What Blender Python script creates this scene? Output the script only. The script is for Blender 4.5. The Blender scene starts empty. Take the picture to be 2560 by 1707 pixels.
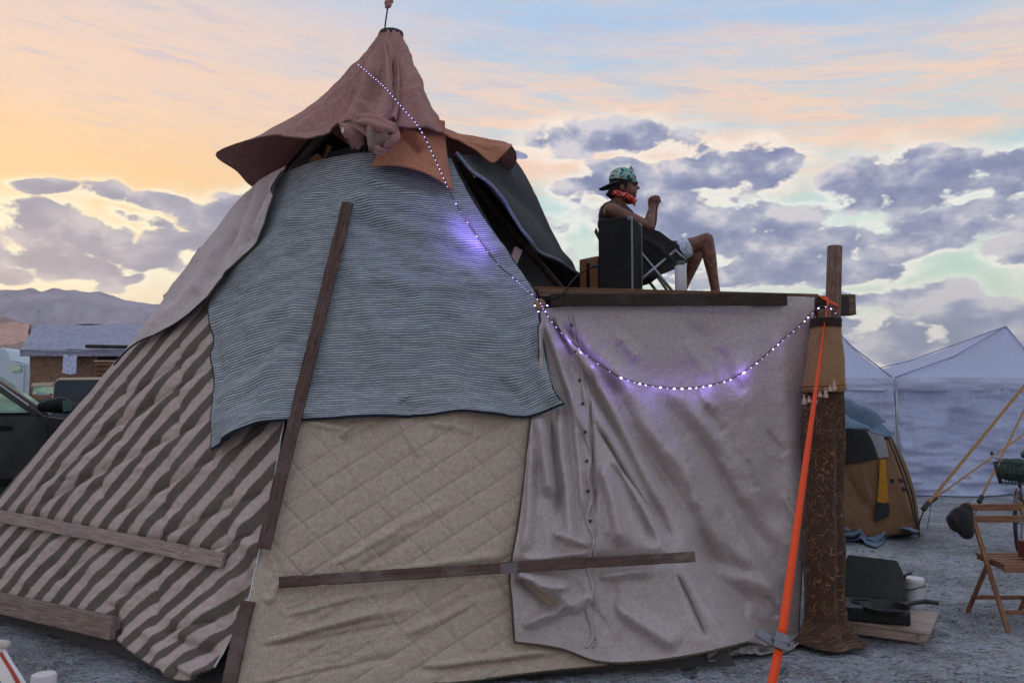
import bpy, bmesh, math, random
import numpy as np
from mathutils import Vector, Matrix
random.seed(7); np.random.seed(7)
S = bpy.context.scene
C = S.collection
R = math.radians
# ------------------------------------------------------------------ camera
FPX = 2009.0; CAMH = 1.55; PITCH = math.atan(162/FPX)
cam_d = bpy.data.cameras.new('camera'); cam = bpy.data.objects.new('camera', cam_d); C.objects.link(cam)
cam.location = (0, 0, CAMH); cam.rotation_euler = (R(90)+PITCH, 0, 0)
cam_d.sensor_width = 36; cam_d.lens = 36*FPX/2560; cam_d.clip_start = .05; cam_d.clip_end = 60000
S.camera = cam
S.view_settings.view_transform = 'Standard'; S.view_settings.look = 'None'
S.view_settings.exposure = 0.30; S.view_settings.gamma = 1.0; S.view_settings.use_curve_mapping = False
S.render.engine = 'CYCLES'
S.cycles.use_denoising = True; S.cycles.max_bounces = 6; S.cycles.diffuse_bounces = 3
S.cycles.transparent_max_bounces = 12; S.cycles.sample_clamp_indirect = 4

def lin(r, g, b):
    f = lambda c: (c/255)/12.92 if c/255 <= .04045 else ((c/255+.055)/1.055)**2.4
    return (f(r), f(g), f(b), 1.0)

# ------------------------------------------------------------------ node helpers
class NT:
    def __init__(s, tree): s.t = tree; s.n = tree.nodes; s.l = tree.links
    def new(s, typ, **kw):
        n = s.n.new(typ)
        for k, v in kw.items(): setattr(n, k, v)
        return n
    def put(s, sock, v):
        if v is None: return
        if isinstance(v, bpy.types.NodeSocket): s.l.new(v, sock)
        else:
            try: sock.default_value = v
            except Exception:
                sock.default_value = v[:3] if len(v) > 3 else (*v, 1)
    def m(s, op, a, b=None, c=None, clamp=False):
        n = s.new('ShaderNodeMath', operation=op); n.use_clamp = clamp
        for i, v in enumerate((a, b, c)):
            if v is not None: s.put(n.inputs[i], v)
        return n.outputs[0]
    def vm(s, op, a, b=None, c=None):
        n = s.new('ShaderNodeVectorMath', operation=op)
        for i, v in enumerate((a, b, c)):
            if v is not None: s.put(n.inputs[i], v)
        return n.outputs['Value'] if op in ('DOT_PRODUCT', 'LENGTH', 'DISTANCE') else n.outputs[0]
    def mr(s, v, a, b, c=0., d=1., smooth=True):
        n = s.new('ShaderNodeMapRange'); n.interpolation_type = 'SMOOTHSTEP' if smooth else 'LINEAR'; n.clamp = True
        for k, x in zip(('Value', 'From Min', 'From Max', 'To Min', 'To Max'), (v, a, b, c, d)): s.put(n.inputs[k], x)
        return n.outputs['Result']
    def mix(s, f, a, b, mode='MIX'):
        n = s.new('ShaderNodeMix'); n.data_type = 'RGBA'; n.blend_type = mode; n.clamp_factor = True
        s.put(n.inputs[0], f); s.put(n.inputs[6], a); s.put(n.inputs[7], b)
        return n.outputs[2]
    def noise(s, vec, scale, detail=2., rough=.5, dist=0., color=False):
        n = s.new('ShaderNodeTexNoise'); s.put(n.inputs['Vector'], vec)
        n.inputs['Scale'].default_value = scale; n.inputs['Detail'].default_value = detail
        n.inputs['Roughness'].default_value = rough; n.inputs['Distortion'].default_value = dist
        return n.outputs['Color' if color else 'Fac']
    def ramp(s, f, stops):
        n = s.new('ShaderNodeValToRGB'); e = n.color_ramp.elements
        while len(e) > 1: e.remove(e[-1])
        e[0].position = stops[0][0]; e[0].color = stops[0][1]
        for p, c in stops[1:]:
            x = e.new(p); x.color = c
        s.put(n.inputs[0], f); return n.outputs[0]
    def comb(s, x, y, z):
        n = s.new('ShaderNodeCombineXYZ'); s.put(n.inputs[0], x); s.put(n.inputs[1], y); s.put(n.inputs[2], z); return n.outputs[0]
    def sep(s, v):
        n = s.new('ShaderNodeSeparateXYZ'); s.put(n.inputs[0], v); return n.outputs

# ------------------------------------------------------------------ world: dusk sky
SUN_AZ, SUN_EL = -34.0, 5.0      # degrees, 0 = straight ahead (+Y), negative = to the left
def build_world():
    w = bpy.data.worlds.new('World'); S.world = w; w.use_nodes = True
    t = NT(w.node_tree); t.n.clear()
    d = t.new('ShaderNodeTexCoord').outputs['Generated']
    x, y, z = t.sep(d)
    az = t.m('MULTIPLY', t.m('ARCTAN2', x, y), 57.2958)
    el = t.m('MULTIPLY', t.m('ARCSINE', z), 57.2958)
    ae = t.comb(az, el, 0.)
    # 0..1 closeness to the sunset azimuth
    toward = t.m('MULTIPLY_ADD', t.vm('DOT_PRODUCT', t.vm('NORMALIZE', t.comb(x, y, 0.)),
                 (math.sin(R(SUN_AZ-8)), math.cos(R(SUN_AZ-8)), 0)), .5, .5)
    warm = t.mr(toward, .86, .995)
    eln = t.m('DIVIDE', el, 90.)
    base_c = t.ramp(eln, [(0., lin(226, 224, 190)), (.05, lin(212, 224, 194)), (.10, lin(192, 220, 202)), (.15, lin(180, 212, 208)), (.20, lin(174, 206, 218)),
                          (.28, lin(168, 192, 220)), (.42, lin(178, 196, 221)), (.65, lin(190, 202, 221)), (1., lin(190, 201, 219))])
    base_w = t.ramp(eln, [(0., lin(252, 226, 164)), (.05, lin(250, 230, 178)), (.10, lin(252, 232, 204)), (.13, lin(248, 208, 142)), (.165, lin(246, 203, 144)), (.20, lin(242, 204, 170)),
                          (.25, lin(230, 202, 188)), (.31, lin(204, 200, 208)), (.42, lin(182, 198, 220)), (.65, lin(190, 202, 221)), (1., lin(190, 201, 219))])
    base = t.mix(warm, base_c, base_w)
    # high streaky layer lit peach from below the horizon; the streaks climb gently to the right
    tilt = t.vm('MULTIPLY', t.comb(x, y, t.m('SUBTRACT', z, t.m('MULTIPLY', x, -.10))), (1., 1., 6.5))
    st = t.noise(tilt, 3.6, 6., .62)
    st2 = t.noise(t.vm('MULTIPLY', tilt, (1., 1., 1.5)), 11., 5., .66)
    lowedge = t.m('ADD', t.m('MULTIPLY', az, .05), t.m('MULTIPLY', t.m('SUBTRACT', st, .5), 11.))
    band = t.m('MULTIPLY', t.mr(el, t.m('ADD', 12.5, lowedge), t.m('ADD', 15.5, lowedge)),
               t.m('SUBTRACT', 1., t.mr(t.m('ADD', el, t.m('MULTIPLY', t.m('SUBTRACT', st, .5), 24.)), 20., 28.)))
    streak = t.mr(t.m('ADD', t.m('MULTIPLY', st, .55), t.m('MULTIPLY', st2, .45)), .38, .55)
    bandf = t.m('MULTIPLY', band, t.m('MULTIPLY_ADD', streak, .70, .28))
    peach = t.mix(warm, lin(246, 206, 176), t.mix(t.mr(el, 15., 21.), lin(250, 203, 140), lin(241, 203, 172)))
    col = t.mix(bandf, base, peach)
    wisps = t.m('MULTIPLY', t.mr(st2, .50, .66), .62)
    col = t.mix(t.m('MULTIPLY', wisps, t.mr(el, 14., 22.)), col, lin(192, 188, 202))
    # cumulus: banks at these azimuths / elevations (degrees)
    def ae_of(px, py):
        xc = (px-1280)/FPX; yc = (853.5-py)/FPX
        v = Vector((xc, math.cos(PITCH)-yc*math.sin(PITCH), math.sin(PITCH)+yc*math.cos(PITCH))).normalized()
        return math.degrees(math.atan2(v.x, v.y)), math.degrees(math.asin(v.z))
    banks = [(1450, 345, 95, 42), (1610, 350, 115, 38), (1530, 365, 160, 22), (1690, 450, 130, 50), (1880, 415, 150, 50), (1560, 432, 90, 22), (1690, 570, 250, 96), (1520, 478, 110, 36), (1640, 500, 200, 66), (1960, 570, 110, 46), (1890, 610, 150, 46),
             (2250, 470, 170, 60), (2360, 415, 120, 38), (2510, 405, 80, 34), (2500, 455, 120, 30), (2090, 470, 60, 30), (2400, 560, 220, 38), (2190, 610, 230, 34), (2500, 520, 120, 36),
             (1880, 685, 200, 30), (2120, 670, 140, 34), (2310, 735, 95, 28), (2460, 790, 130, 30), (2150, 752, 70, 20), (2300, 862, 420, 44), (2120, 832, 150, 40),
             (110, 560, 150, 48), (300, 612, 60, 36), (250, 490, 62, 28), (110, 468, 80, 16), (420, 508, 120, 24), (570, 535, 140, 42), (470, 600, 90, 26), (350, 556, 70, 14),
             (400, 642, 100, 38), (190, 668, 140, 40), (320, 692, 50, 14), (30, 694, 60, 18), (560, 635, 110, 50), (1308, 382, 20, 9), (700, 560, 130, 60), (-150, 600, 180, 50), (2750, 600, 200, 70)]
    warp = t.noise(d, 11., 1.5, .55, 0., True)
    wv = t.vm('MULTIPLY', t.vm('SUBTRACT', warp, (.5, .5, .5)), (4., 2.6, 0.))
    aew = t.vm('ADD', ae, wv)
    cur = None
    for (px, py, rx, ry) in banks:
        a, e = ae_of(px, py); ra = math.degrees(rx/FPX)*1.22*math.cos(R(a))**1.2; re = math.degrees(ry/FPX)*1.22
        q = t.vm('MULTIPLY_ADD', aew, (1/ra, 1/re, 0), (-a/ra, -e/re, 0))
        dd = t.vm('DOT_PRODUCT', q, q)
        cur = dd if cur is None else t.m('MINIMUM', cur, dd)
    F = t.m('SUBTRACT', 1., t.m('MINIMUM', cur, 4.))
    gen = t.m('SUBTRACT', t.m('MULTIPLY', t.m('SUBTRACT', t.noise(t.vm('MULTIPLY', d, (1., 1., 2.4)), 5.5, 3.), .42), 7.),
              t.m('DIVIDE', t.m('ABSOLUTE', t.m('SUBTRACT', el, 9.)), 7.))
    side = t.mr(t.m('ABSOLUTE', az), 36., 46.)
    gen = t.m('ADD', gen, t.m('MULTIPLY', t.m('SUBTRACT', side, 1.), 8.))
    F = t.m('MAXIMUM', F, gen)
    dn = t.vm('MULTIPLY', d, (1., 1., 1.7))
    fb = t.noise(dn, 19., 8., .56)
    fb2 = t.noise(t.vm('ADD', dn, (0, 0, .034)), 19., 5., .56)
    dens = t.m('ADD', F, t.m('MULTIPLY', t.m('SUBTRACT', fb, .505), 4.7))
    body = t.mr(dens, .0, .42)
    low = t.mr(el, 19., 9.)
    glow = t.m('ADD', t.m('MULTIPLY', t.mr(dens, -1.8, -.1), .30), t.m('MULTIPLY', t.mr(dens, -.8, .1), t.mr(t.m('SUBTRACT', st, t.m('MULTIPLY', t.m('SUBTRACT', fb, fb2), 1.2)), .36, .62, .08, .58)))
    glow = t.m('MULTIPLY', glow, t.m('MULTIPLY_ADD', low, .35, .65))
    # tops and edges catch light, bases stay slate blue; thick cores a little darker
    big = t.noise(dn, 8., 3., .5)
    lit = t.m('ADD', t.m('MULTIPLY', t.m('SUBTRACT', fb, fb2), 3.4), t.m('MULTIPLY_ADD', t.m('SUBTRACT', big, .5), -1.2, .52))
    lit = t.m('ADD', lit, t.mr(dens, 1.3, .1, -.16, .16), clamp=True)
    ccol = t.ramp(lit, [(0., lin(110, 117, 156)), (.35, lin(132, 138, 170)), (.6, lin(158, 160, 183)), (.85, lin(186, 184, 198)), (1., lin(208, 202, 207))])
    ccol = t.mix(t.m('MULTIPLY', warm, .35), ccol, lin(150, 134, 140))
    col = t.mix(glow, col, t.mix(warm, lin(255, 248, 236), lin(255, 246, 214)))
    col = t.mix(t.m('MULTIPLY', body, .98), col, ccol)
    # below the horizon: dust
    col = t.mix(t.mr(el, -.2, -3.), col, lin(120, 116, 120))
    b1 = t.new('ShaderNodeBackground'); t.put(b1.inputs[0], col); b1.inputs[1].default_value = .93
    sky = t.new('ShaderNodeTexSky', sky_type='NISHITA'); sky.sun_disc = False
    sky.sun_elevation = R(SUN_EL); sky.sun_rotation = R(SUN_AZ); sky.altitude = 1190; sky.dust_density = 2.
    b2 = t.new('ShaderNodeBackground'); t.put(b2.inputs[0], sky.outputs[0]); b2.inputs[1].default_value = .012
    ad = t.new('ShaderNodeAddShader'); t.l.new(b1.outputs[0], ad.inputs[0]); t.l.new(b2.outputs[0], ad.inputs[1])
    out = t.new('ShaderNodeOutputWorld'); t.l.new(ad.outputs[0], out.inputs[0])
build_world()
S.world.cycles.sampling_method = 'NONE'
sl = bpy.data.lights.new('sun', 'SUN'); sl.energy = .9; sl.angle = R(12); sl.color = (1, .72, .48)
so = bpy.data.objects.new('sun', sl); C.objects.link(so)
sd = Vector((math.sin(R(SUN_AZ))*math.cos(R(SUN_EL)), math.cos(R(SUN_AZ))*math.cos(R(SUN_EL)), math.sin(R(SUN_EL))))
so.rotation_euler = sd.to_track_quat('Z', 'Y').to_euler(); so.location = (-20, 30, 12)

# ------------------------------------------------------------------ materials
MATS = {}
def newmat(name):
    m = bpy.data.materials.new(name); m.use_nodes = True; t = NT(m.node_tree)
    b = t.n['Principled BSDF']; return m, t, b
def uvn(t, name='UVMap'):
    n = t.new('ShaderNodeUVMap'); n.uv_map = name; return n.outputs[0]
def bump(t, b, h, strength=.3, dist=.01):
    n = t.new('ShaderNodeBump'); n.inputs['Strength'].default_value = strength; n.inputs['Distance'].default_value = dist
    t.put(n.inputs['Height'], h); t.l.new(n.outputs[0], b.inputs['Normal'])
def fabric(name, a, b_, speck=.35, scale=150., dirt=.35, rough=.95, transl=0., sheen=.1, bs=.35, extra=None, obj_coord=False):
    """cloth: heathered fibre colours, uneven dust and wear, fine nap"""
    if name in MATS: return MATS[name]
    a, b_ = (tuple(min(.9, q*1.15) for q in k[:3])+(1.,) for k in (a, b_))
    m, t, b = newmat(name)
    uv = t.new('ShaderNodeTexCoord').outputs['Object'] if obj_coord else uvn(t)
    f1 = t.noise(uv, scale, 3., .7)
    c = t.mix(t.mr(f1, .32, .68), a, b_)
    if extra: c = extra(t, uv, c, a, b_)
    sp = t.noise(uv, scale*.8, 2., .6, 0., True)
    c = t.mix(speck, c, t.mix(1., c, t.mix(.25, sp, (.5, .5, .5, 1)), 'OVERLAY'))
    big = t.noise(uv, 1.1, 6., .7)
    c = t.mix(t.mr(big, .3, .72, 0., dirt), c, t.mix(.5, c, lin(150, 140, 135)))
    mid = t.noise(uv, 26., 4., .65)
    c = t.mix(t.mr(mid, .35, .65, .16, 0.), c, (.02, .018, .016, 1), 'MIX') if dirt > 0 else c
    t.put(b.inputs['Base Color'], c); b.inputs['Roughness'].default_value = rough
    b.inputs['Specular IOR Level'].default_value = .15
    b.inputs['Sheen Weight'].default_value = sheen; b.inputs['Sheen Roughness'].default_value = .5
    bump(t, b, t.m('ADD', f1, t.m('MULTIPLY', mid, 1.2)), bs, .006)
    if transl > 0:
        tr = t.new('ShaderNodeBsdfTranslucent'); t.put(tr.inputs[0], c)
        mx = t.new('ShaderNodeMixShader'); mx.inputs[0].default_value = transl
        t.l.new(b.outputs[0], mx.inputs[1]); t.l.new(tr.outputs[0], mx.inputs[2])
        t.l.new(mx.outputs[0], t.n['Material Output'].inputs[0])
    MATS[name] = m; return m
def wood(name, a, b_, scale=1., rough=.75, coord='Object', axis=(1., 14., 14.), dusty=.45):
    if name in MATS: return MATS[name]
    m, t, b = newmat(name)
    tc = t.new('ShaderNodeTexCoord').outputs[coord]
    oi = t.new('ShaderNodeObjectInfo').outputs['Random']
    v = t.vm('ADD', tc, t.comb(t.m('MULTIPLY', oi, 17.), t.m('MULTIPLY', oi, 9.), 0.))
    g = t.noise(t.vm('MULTIPLY', v, axis), 6*scale, 5., .6, .6)
    st = t.noise(v, 5., 5., .7)
    c = t.mix(t.mr(g, .3, .7), a, b_)
    c = t.mix(t.mr(st, .45, .75, 0., dusty*1.2), c, t.mix(.6, c, lin(120, 112, 112)))
    c = t.mix(t.mr(t.noise(v, 90., 2.), .62, .7, 0., .5), c, (.02, .015, .012, 1))
    cr = t.noise(t.vm('MULTIPLY', v, tuple(a_*(.6 if a_ < 5 else 2.2) for a_ in axis)), 5., 2., .5)
    c = t.mix(t.mr(cr, .66, .70, 0., .8), c, (.012, .009, .008, 1))
    dust = t.noise(v, 2.2, 5., .7); c = t.mix(t.mr(dust, .48, .72, 0., dusty), c, lin(150, 140, 136))
    t.put(b.inputs['Base Color'], c); b.inputs['Roughness'].default_value = rough
    b.inputs['Specular IOR Level'].default_value = .25
    bump(t, b, t.m('ADD', g, st), .4, .004)
    MATS[name] = m; return m
def plain(name, c, rough=.6, metal=0., var=.25, scale=20., spec=.4, coat=0., emit=None, es=0.):
    if name in MATS: return MATS[name]
    m, t, b = newmat(name)
    tc = t.new('ShaderNodeTexCoord').outputs['Object']
    n = t.noise(tc, scale, 5., .65)
    n2 = t.noise(tc, scale*.15, 4., .6)
    cc = t.mix(t.mr(n, .3, .75, 0., var), c, t.mix(.35, c, lin(140, 132, 126)))
    cc = t.mix(t.mr(n2, .4, .75, 0., var), cc, t.mix(.25, cc, lin(110, 104, 100)))
    t.put(b.inputs['Base Color'], cc); t.put(b.inputs['Roughness'], t.mr(n2, .3, .7, max(.05, rough-.12), min(1, rough+.12)))
    b.inputs['Metallic'].default_value = metal; b.inputs['Specular IOR Level'].default_value = spec
    b.inputs['Coat Weight'].default_value = coat
    bump(t, b, n, .12, .003)
    if emit: b.inputs['Emission Color'].default_value = emit; b.inputs['Emission Strength'].default_value = es
    MATS[name] = m; return m

# ------------------------------------------------------------------ object helpers
def tag(o, label=None, cat=None, group=None, kind=None):
    if label: o['label'] = label
    if cat: o['category'] = cat
    if group: o['group'] = group
    if kind: o['kind'] = kind
    return o
def thing(name, label, cat, loc=(0, 0, 0), group=None):
    o = bpy.data.objects.new(name, None); C.objects.link(o); o.location = loc; o.empty_display_size = .1
    return tag(o, label, cat, group)
def worldm(p):
    return p.matrix_basis.copy() if p.parent is None else worldm(p.parent)@p.matrix_parent_inverse@p.matrix_basis
def link(name, me, mat, parent=None, smooth=False):
    o = bpy.data.objects.new(name, me); C.objects.link(o)
    if mat is not None and len(me.materials) == 0: me.materials.append(mat)
    if smooth:
        me.polygons.foreach_set('use_smooth', [True]*len(me.polygons))
    if parent is not None:
        o.parent = parent; o.matrix_parent_inverse = worldm(parent).inverted()
    return o
def mesh_of(name, verts, faces, uvs=None):
    me = bpy.data.meshes.new(name); me.from_pydata([tuple(v) for v in verts], [], faces); me.validate(); me.update(); return me
def from_bm(name, bm, mat, parent=None, smooth=False):
    bmesh.ops.recalc_face_normals(bm, faces=bm.faces)
    me = bpy.data.meshes.new(name); bm.to_mesh(me); bm.free(); return link(name, me, mat, parent, smooth)
def boxm(bm, c, size, ax=None, bev=0.):
    """box at c with half sizes along axes ax (list of 3 unit vectors)"""
    ax = ax or (Vector((1, 0, 0)), Vector((0, 1, 0)), Vector((0, 0, 1)))
    c = Vector(c); vs = []
    for i in (-1, 1):
        for j in (-1, 1):
            for k in (-1, 1):
                vs.append(bm.verts.new(c+ax[0]*size[0]*i/2+ax[1]*size[1]*j/2+ax[2]*size[2]*k/2))
    fs = [bm.faces.new([vs[q] for q in f]) for f in ((0, 1, 3, 2), (4, 6, 7, 5), (0, 4, 5, 1), (2, 3, 7, 6), (0, 2, 6, 4), (1, 5, 7, 3))]
    if bev > 0:
        ed = list({e for f in fs for e in f.edges})
        bmesh.ops.bevel(bm, geom=ed, offset=bev, segments=2, affect='EDGES', profile=.5)
def box(name, c, size, mat, parent=None, ax=None, bev=.004):
    """object whose local axes follow the board, so that the grain runs along it"""
    ax = ax or (Vector((1, 0, 0)), Vector((0, 1, 0)), Vector((0, 0, 1)))
    bm = bmesh.new(); boxm(bm, (0, 0, 0), size, None, bev)
    o = from_bm(name, bm, mat, parent)
    M = Matrix((( ax[0][0], ax[1][0], ax[2][0], c[0]), (ax[0][1], ax[1][1], ax[2][1], c[1]), (ax[0][2], ax[1][2], ax[2][2], c[2]), (0, 0, 0, 1)))
    o.matrix_basis = M
    return o
def axes_from(d, up):
    d = Vector(d).normalized(); up = Vector(up); s = up.cross(d).normalized(); u = d.cross(s).normalized(); return d, s, u
def warped(name, p0, p1, nrm, width, thick, mat, parent=None, bow=.008, seed=1.):
    """old batten: slightly bowed and uneven, with chipped edges"""
    p0, p1, nrm = Vector(p0), Vector(p1), Vector(nrm)
    d = (p1-p0); L = d.length; d.normalize(); s = nrm.cross(d).normalized(); n = d.cross(s).normalized(); k = 60; bm = bmesh.new(); rings = []
    for i in range(k+1):
        f = i/k; x = (f-.5)*L; b1 = bow*math.sin(f*4.3+seed)+bow*.4*math.sin(f*11+seed*2); b2 = bow*.7*math.sin(f*3.1+seed*1.7); c = .003
        e = lambda q: width/2+.0025*float(fbm(np.array(f*26.), np.array(q+seed), 3))-(.006 if random.random() < .05 else 0)
        w0, w1 = e(1.), e(5.); t2 = thick/2; pr = [(-w0, -t2), (-w0, t2-c), (-w0+c, t2), (w1-c, t2), (w1, t2-c), (w1, -t2)]
        rings.append([bm.verts.new((x, y+b2, z+b1)) for y, z in pr])
    for i in range(k):
        for j in range(6): bm.faces.new((rings[i][j], rings[i+1][j], rings[i+1][(j+1) % 6], rings[i][(j+1) % 6]))
    bm.faces.new(rings[0]); bm.faces.new(rings[-1][::-1])
    o = from_bm(name, bm, mat, parent); c = (p0+p1)/2
    o.matrix_basis = Matrix(((d[0], s[0], n[0], c[0]), (d[1], s[1], n[1], c[1]), (d[2], s[2], n[2], c[2]), (0, 0, 0, 1)))
    return o
def board(name, p0, p1, nrm, width, thick, mat, parent=None, bev=.003):
    """flat board from p0 to p1, face turned to nrm"""
    p0, p1, nrm = Vector(p0), Vector(p1), Vector(nrm)
    d = (p1-p0); L = d.length; d.normalize()
    s = nrm.cross(d).normalized(); n = d.cross(s).normalized()
    return box(name, (p0+p1)/2, (L, width, thick), mat, parent, (d, s, n), bev)
def tubem(bm, path, rad, n=10, cap=True):
    path = [Vector(p) for p in path]; k = len(path)
    rads = rad if hasattr(rad, '__len__') else [rad]*k
    ref = None; rings = []
    for i, p in enumerate(path):
        d = (path[min(i+1, k-1)]-path[max(i-1, 0)]).normalized()
        if ref is None:
            ref = Vector((0, 0, 1)) if abs(d.z) < .9 else Vector((1, 0, 0))
        s = ref.cross(d)
        if s.length < 1e-5: s = Vector((1, 0, 0)).cross(d)
        s.normalize(); u = d.cross(s).normalized(); ref = u
        rings.append([bm.verts.new(p+(s*math.cos(2*math.pi*j/n)+u*math.sin(2*math.pi*j/n))*rads[i]) for j in range(n)])
    for i in range(k-1):
        for j in range(n):
            bm.faces.new((rings[i][j], rings[i][(j+1) % n], rings[i+1][(j+1) % n], rings[i+1][j]))
    if cap:
        bm.faces.new(rings[0][::-1]); bm.faces.new(rings[-1])
def tube(name, path, rad, mat, parent=None, n=10):
    bm = bmesh.new(); tubem(bm, path, rad, n); return from_bm(name, bm, mat, parent, True)
def lathe(name, base, prof, mat, parent=None, n=24, axis=None):
    """prof: list of (radius, height) from base along axis"""
    ax = Vector(axis or (0, 0, 1)).normalized(); ref = Vector((1, 0, 0)) if abs(ax.x) < .9 else Vector((0, 1, 0))
    s = ax.cross(ref).normalized(); u = ax.cross(s); b = Vector(base); bm = bmesh.new(); rings = []
    for r, h in prof:
        rings.append([bm.verts.new(b+ax*h+(s*math.cos(2*math.pi*j/n)+u*math.sin(2*math.pi*j/n))*max(r, 1e-4)) for j in range(n)])
    for i in range(len(rings)-1):
        for j in range(n): bm.faces.new((rings[i][j], rings[i][(j+1) % n], rings[i+1][(j+1) % n], rings[i+1][j]))
    bm.faces.new(rings[0][::-1]); bm.faces.new(rings[-1])
    o = from_bm(name, bm, mat, parent, True)
    md = o.modifiers.new('edges', 'EDGE_SPLIT'); md.split_angle = R(40)
    return o
def prism(name, pts, n_off, mat, parent=None, bev=0.):
    """closed polygon pts extruded by vector n_off"""
    bm = bmesh.new(); n_off = Vector(n_off)
    a = [bm.verts.new(Vector(p)) for p in pts]; b = [bm.verts.new(Vector(p)+n_off) for p in pts]
    bm.faces.new(a); bm.faces.new(b[::-1]); k = len(a)
    for i in range(k): bm.faces.new((a[i], b[i], b[(i+1) % k], a[(i+1) % k]))
    if bev: bmesh.ops.bevel(bm, geom=list(bm.edges), offset=bev, segments=2, affect='EDGES')
    return from_bm(name, bm, mat, parent)

# survey: a sight line through a point of the photograph, taken to a depth, the ground or a plane of the tent
ORI = np.array([0, 0, CAMH])
def rays(px, py):
    px = np.asarray(px, float); py = np.asarray(py, float)
    xc = (px-1280)/FPX; yc = (853.5-py)/FPX
    return np.stack([xc, math.cos(PITCH)-yc*math.sin(PITCH), math.sin(PITCH)+yc*math.cos(PITCH)], -1)
def P(px, py, Y):
    r = rays(px, py); return Vector(ORI+r*(Y/r[1]))
def G(px, py, z=0.):
    r = rays(px, py); return Vector(ORI+r*((z-CAMH)/r[2]))

# ------------------------------------------------------------------ tent geometry (six-sided tipi)
APEX = P(968, 88, 5.7)
C0 = G(568, 1735); CR = G(1850, 1665); CL = G(-215, 1500); CB = G(2020, 1400)
CK1 = Vector((0.1, 10.4, 0)); CK2 = Vector((-4.0, 9.8, 0))
BASE = [CL, C0, CR, CB, CK1, CK2]
CEN = sum(BASE, Vector())/6
def plane(a, b, c):
    a, b, c = np.array(a), np.array(b), np.array(c); n = np.cross(b-a, c-a); n /= np.linalg.norm(n)
    if np.dot(n, np.array(CEN)-a) > 0: n = -n
    return n, float(np.dot(n, a))
PLN = [plane(CL, C0, APEX), plane(C0, CR, APEX), plane(CR, CB, APEX)]
def surf(px, py, off=0., k=45.):
    """front of the tent on the sight lines px, py: points and outward normals"""
    d = rays(px, py); ts = []
    for n, c in PLN:
        dn = d@n; t = (c+off-ORI@n)/np.where(dn < -.015, dn, -1e9)
        ts.append(np.where(dn < -.015, t, -5.))
    ts = np.stack(ts, -1); mx = ts.max(-1, keepdims=True); w = np.exp(k*(ts-mx)); sw = w.sum(-1, keepdims=True)
    t = (mx+np.log(sw)/k)[..., 0]-.0; w = w/sw
    nn = sum(w[..., i:i+1]*PLN[i][0] for i in range(3)); nn = nn/np.linalg.norm(nn, axis=-1, keepdims=True)
    return ORI+d*t[..., None], nn
def SP(px, py, off=0.):
    p, n = surf(np.array([px], float), np.array([py], float), off); return Vector(p[0]), Vector(n[0])

# numpy value noise
_perm = np.random.RandomState(3).rand(256, 256)
def vnoise(x, y):
    xi = np.floor(x).astype(int); yi = np.floor(y).astype(int); fx = x-xi; fy = y-yi
    fx = fx*fx*(3-2*fx); fy = fy*fy*(3-2*fy)
    g = lambda a, b: _perm[a & 255, b & 255]
    return (g(xi, yi)*(1-fx)+g(xi+1, yi)*fx)*(1-fy)+(g(xi, yi+1)*(1-fx)+g(xi+1, yi+1)*fx)*fy-.5
def fbm(x, y, o=4):
    s = 0; a = 1.
    for i in range(o): s = s+a*vnoise(x*2**i+i*17.3, y*2**i+i*9.7); a *= .5
    return s
def poly_resample(pts, n, smooth=True):
    p = np.array(pts, float)
    if smooth and len(p) > 2:
        q = np.vstack([2*p[0]-p[1], p, 2*p[-1]-p[-2]]); out = []
        for i in range(1, len(q)-2):
            for t in np.linspace(0, 1, 12, endpoint=False):
                a, b, c, d = q[i-1], q[i], q[i+1], q[i+2]
                out.append(.5*(2*b+(c-a)*t+(2*a-5*b+4*c-d)*t*t+(3*b-a-3*c+d)*t**3))
        out.append(p[-1]); p = np.array(out)
    L = np.r_[0, np.cumsum(np.linalg.norm(np.diff(p[:, :2], axis=0), axis=1))]; L /= L[-1]
    s = np.linspace(0, 1, n)
    return np.stack([np.interp(s, L, p[:, i]) for i in range(p.shape[1])], -1)
def coons(top, right, bottom, left, nu, nv, smooth=True):
    """top: left to right, bottom: left to right, left/right: top to bottom -> (nv, nu, k)"""
    T = poly_resample(top, nu, smooth); B = poly_resample(bottom, nu, smooth)
    Lf = poly_resample(left, nv, smooth); Rt = poly_resample(right, nv, smooth)
    u = np.linspace(0, 1, nu)[None, :, None]; v = np.linspace(0, 1, nv)[:, None, None]
    return ((1-v)*T[None]+v*B[None]+(1-u)*Lf[:, None]+u*Rt[:, None]
            - ((1-u)*(1-v)*T[0]+u*(1-v)*T[-1]+(1-u)*v*B[0]+u*v*B[-1]))
def fold_field(px, py, folds):
    h = np.zeros_like(px)
    for f in folds:
        x0, y0, x1, y1, w, a = f[:6]; kind = f[6] if len(f) > 6 else 'r'
        dx, dy = x1-x0, y1-y0; L2 = dx*dx+dy*dy; t = ((px-x0)*dx+(py-y0)*dy)/L2
        # the line wanders a little, as cloth does
        dist = ((px-x0)*dy-(py-y0)*dx)/math.sqrt(L2)
        dist = dist+fbm(t*3+x0*.013, t*0+y0*.017, 2)*w*.9
        end = np.clip(t/.18, 0, 1)*np.clip((1-t)/.18, 0, 1); end = end*end*(3-2*end)
        ww = w*(.75+.5*np.clip(t, 0, 1))
        if kind == 'r': g = np.exp(-(dist/ww)**2)                       # rounded ridge
        elif kind == 'c': g = np.exp(-np.abs(dist)/ww)                    # sharp crease or seam
        elif kind == 's': g = np.where(dist > 0, np.exp(-dist/ww), np.exp(dist/(ww*.25)))   # one-sided fold
        h += a*end*g
    return h
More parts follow.
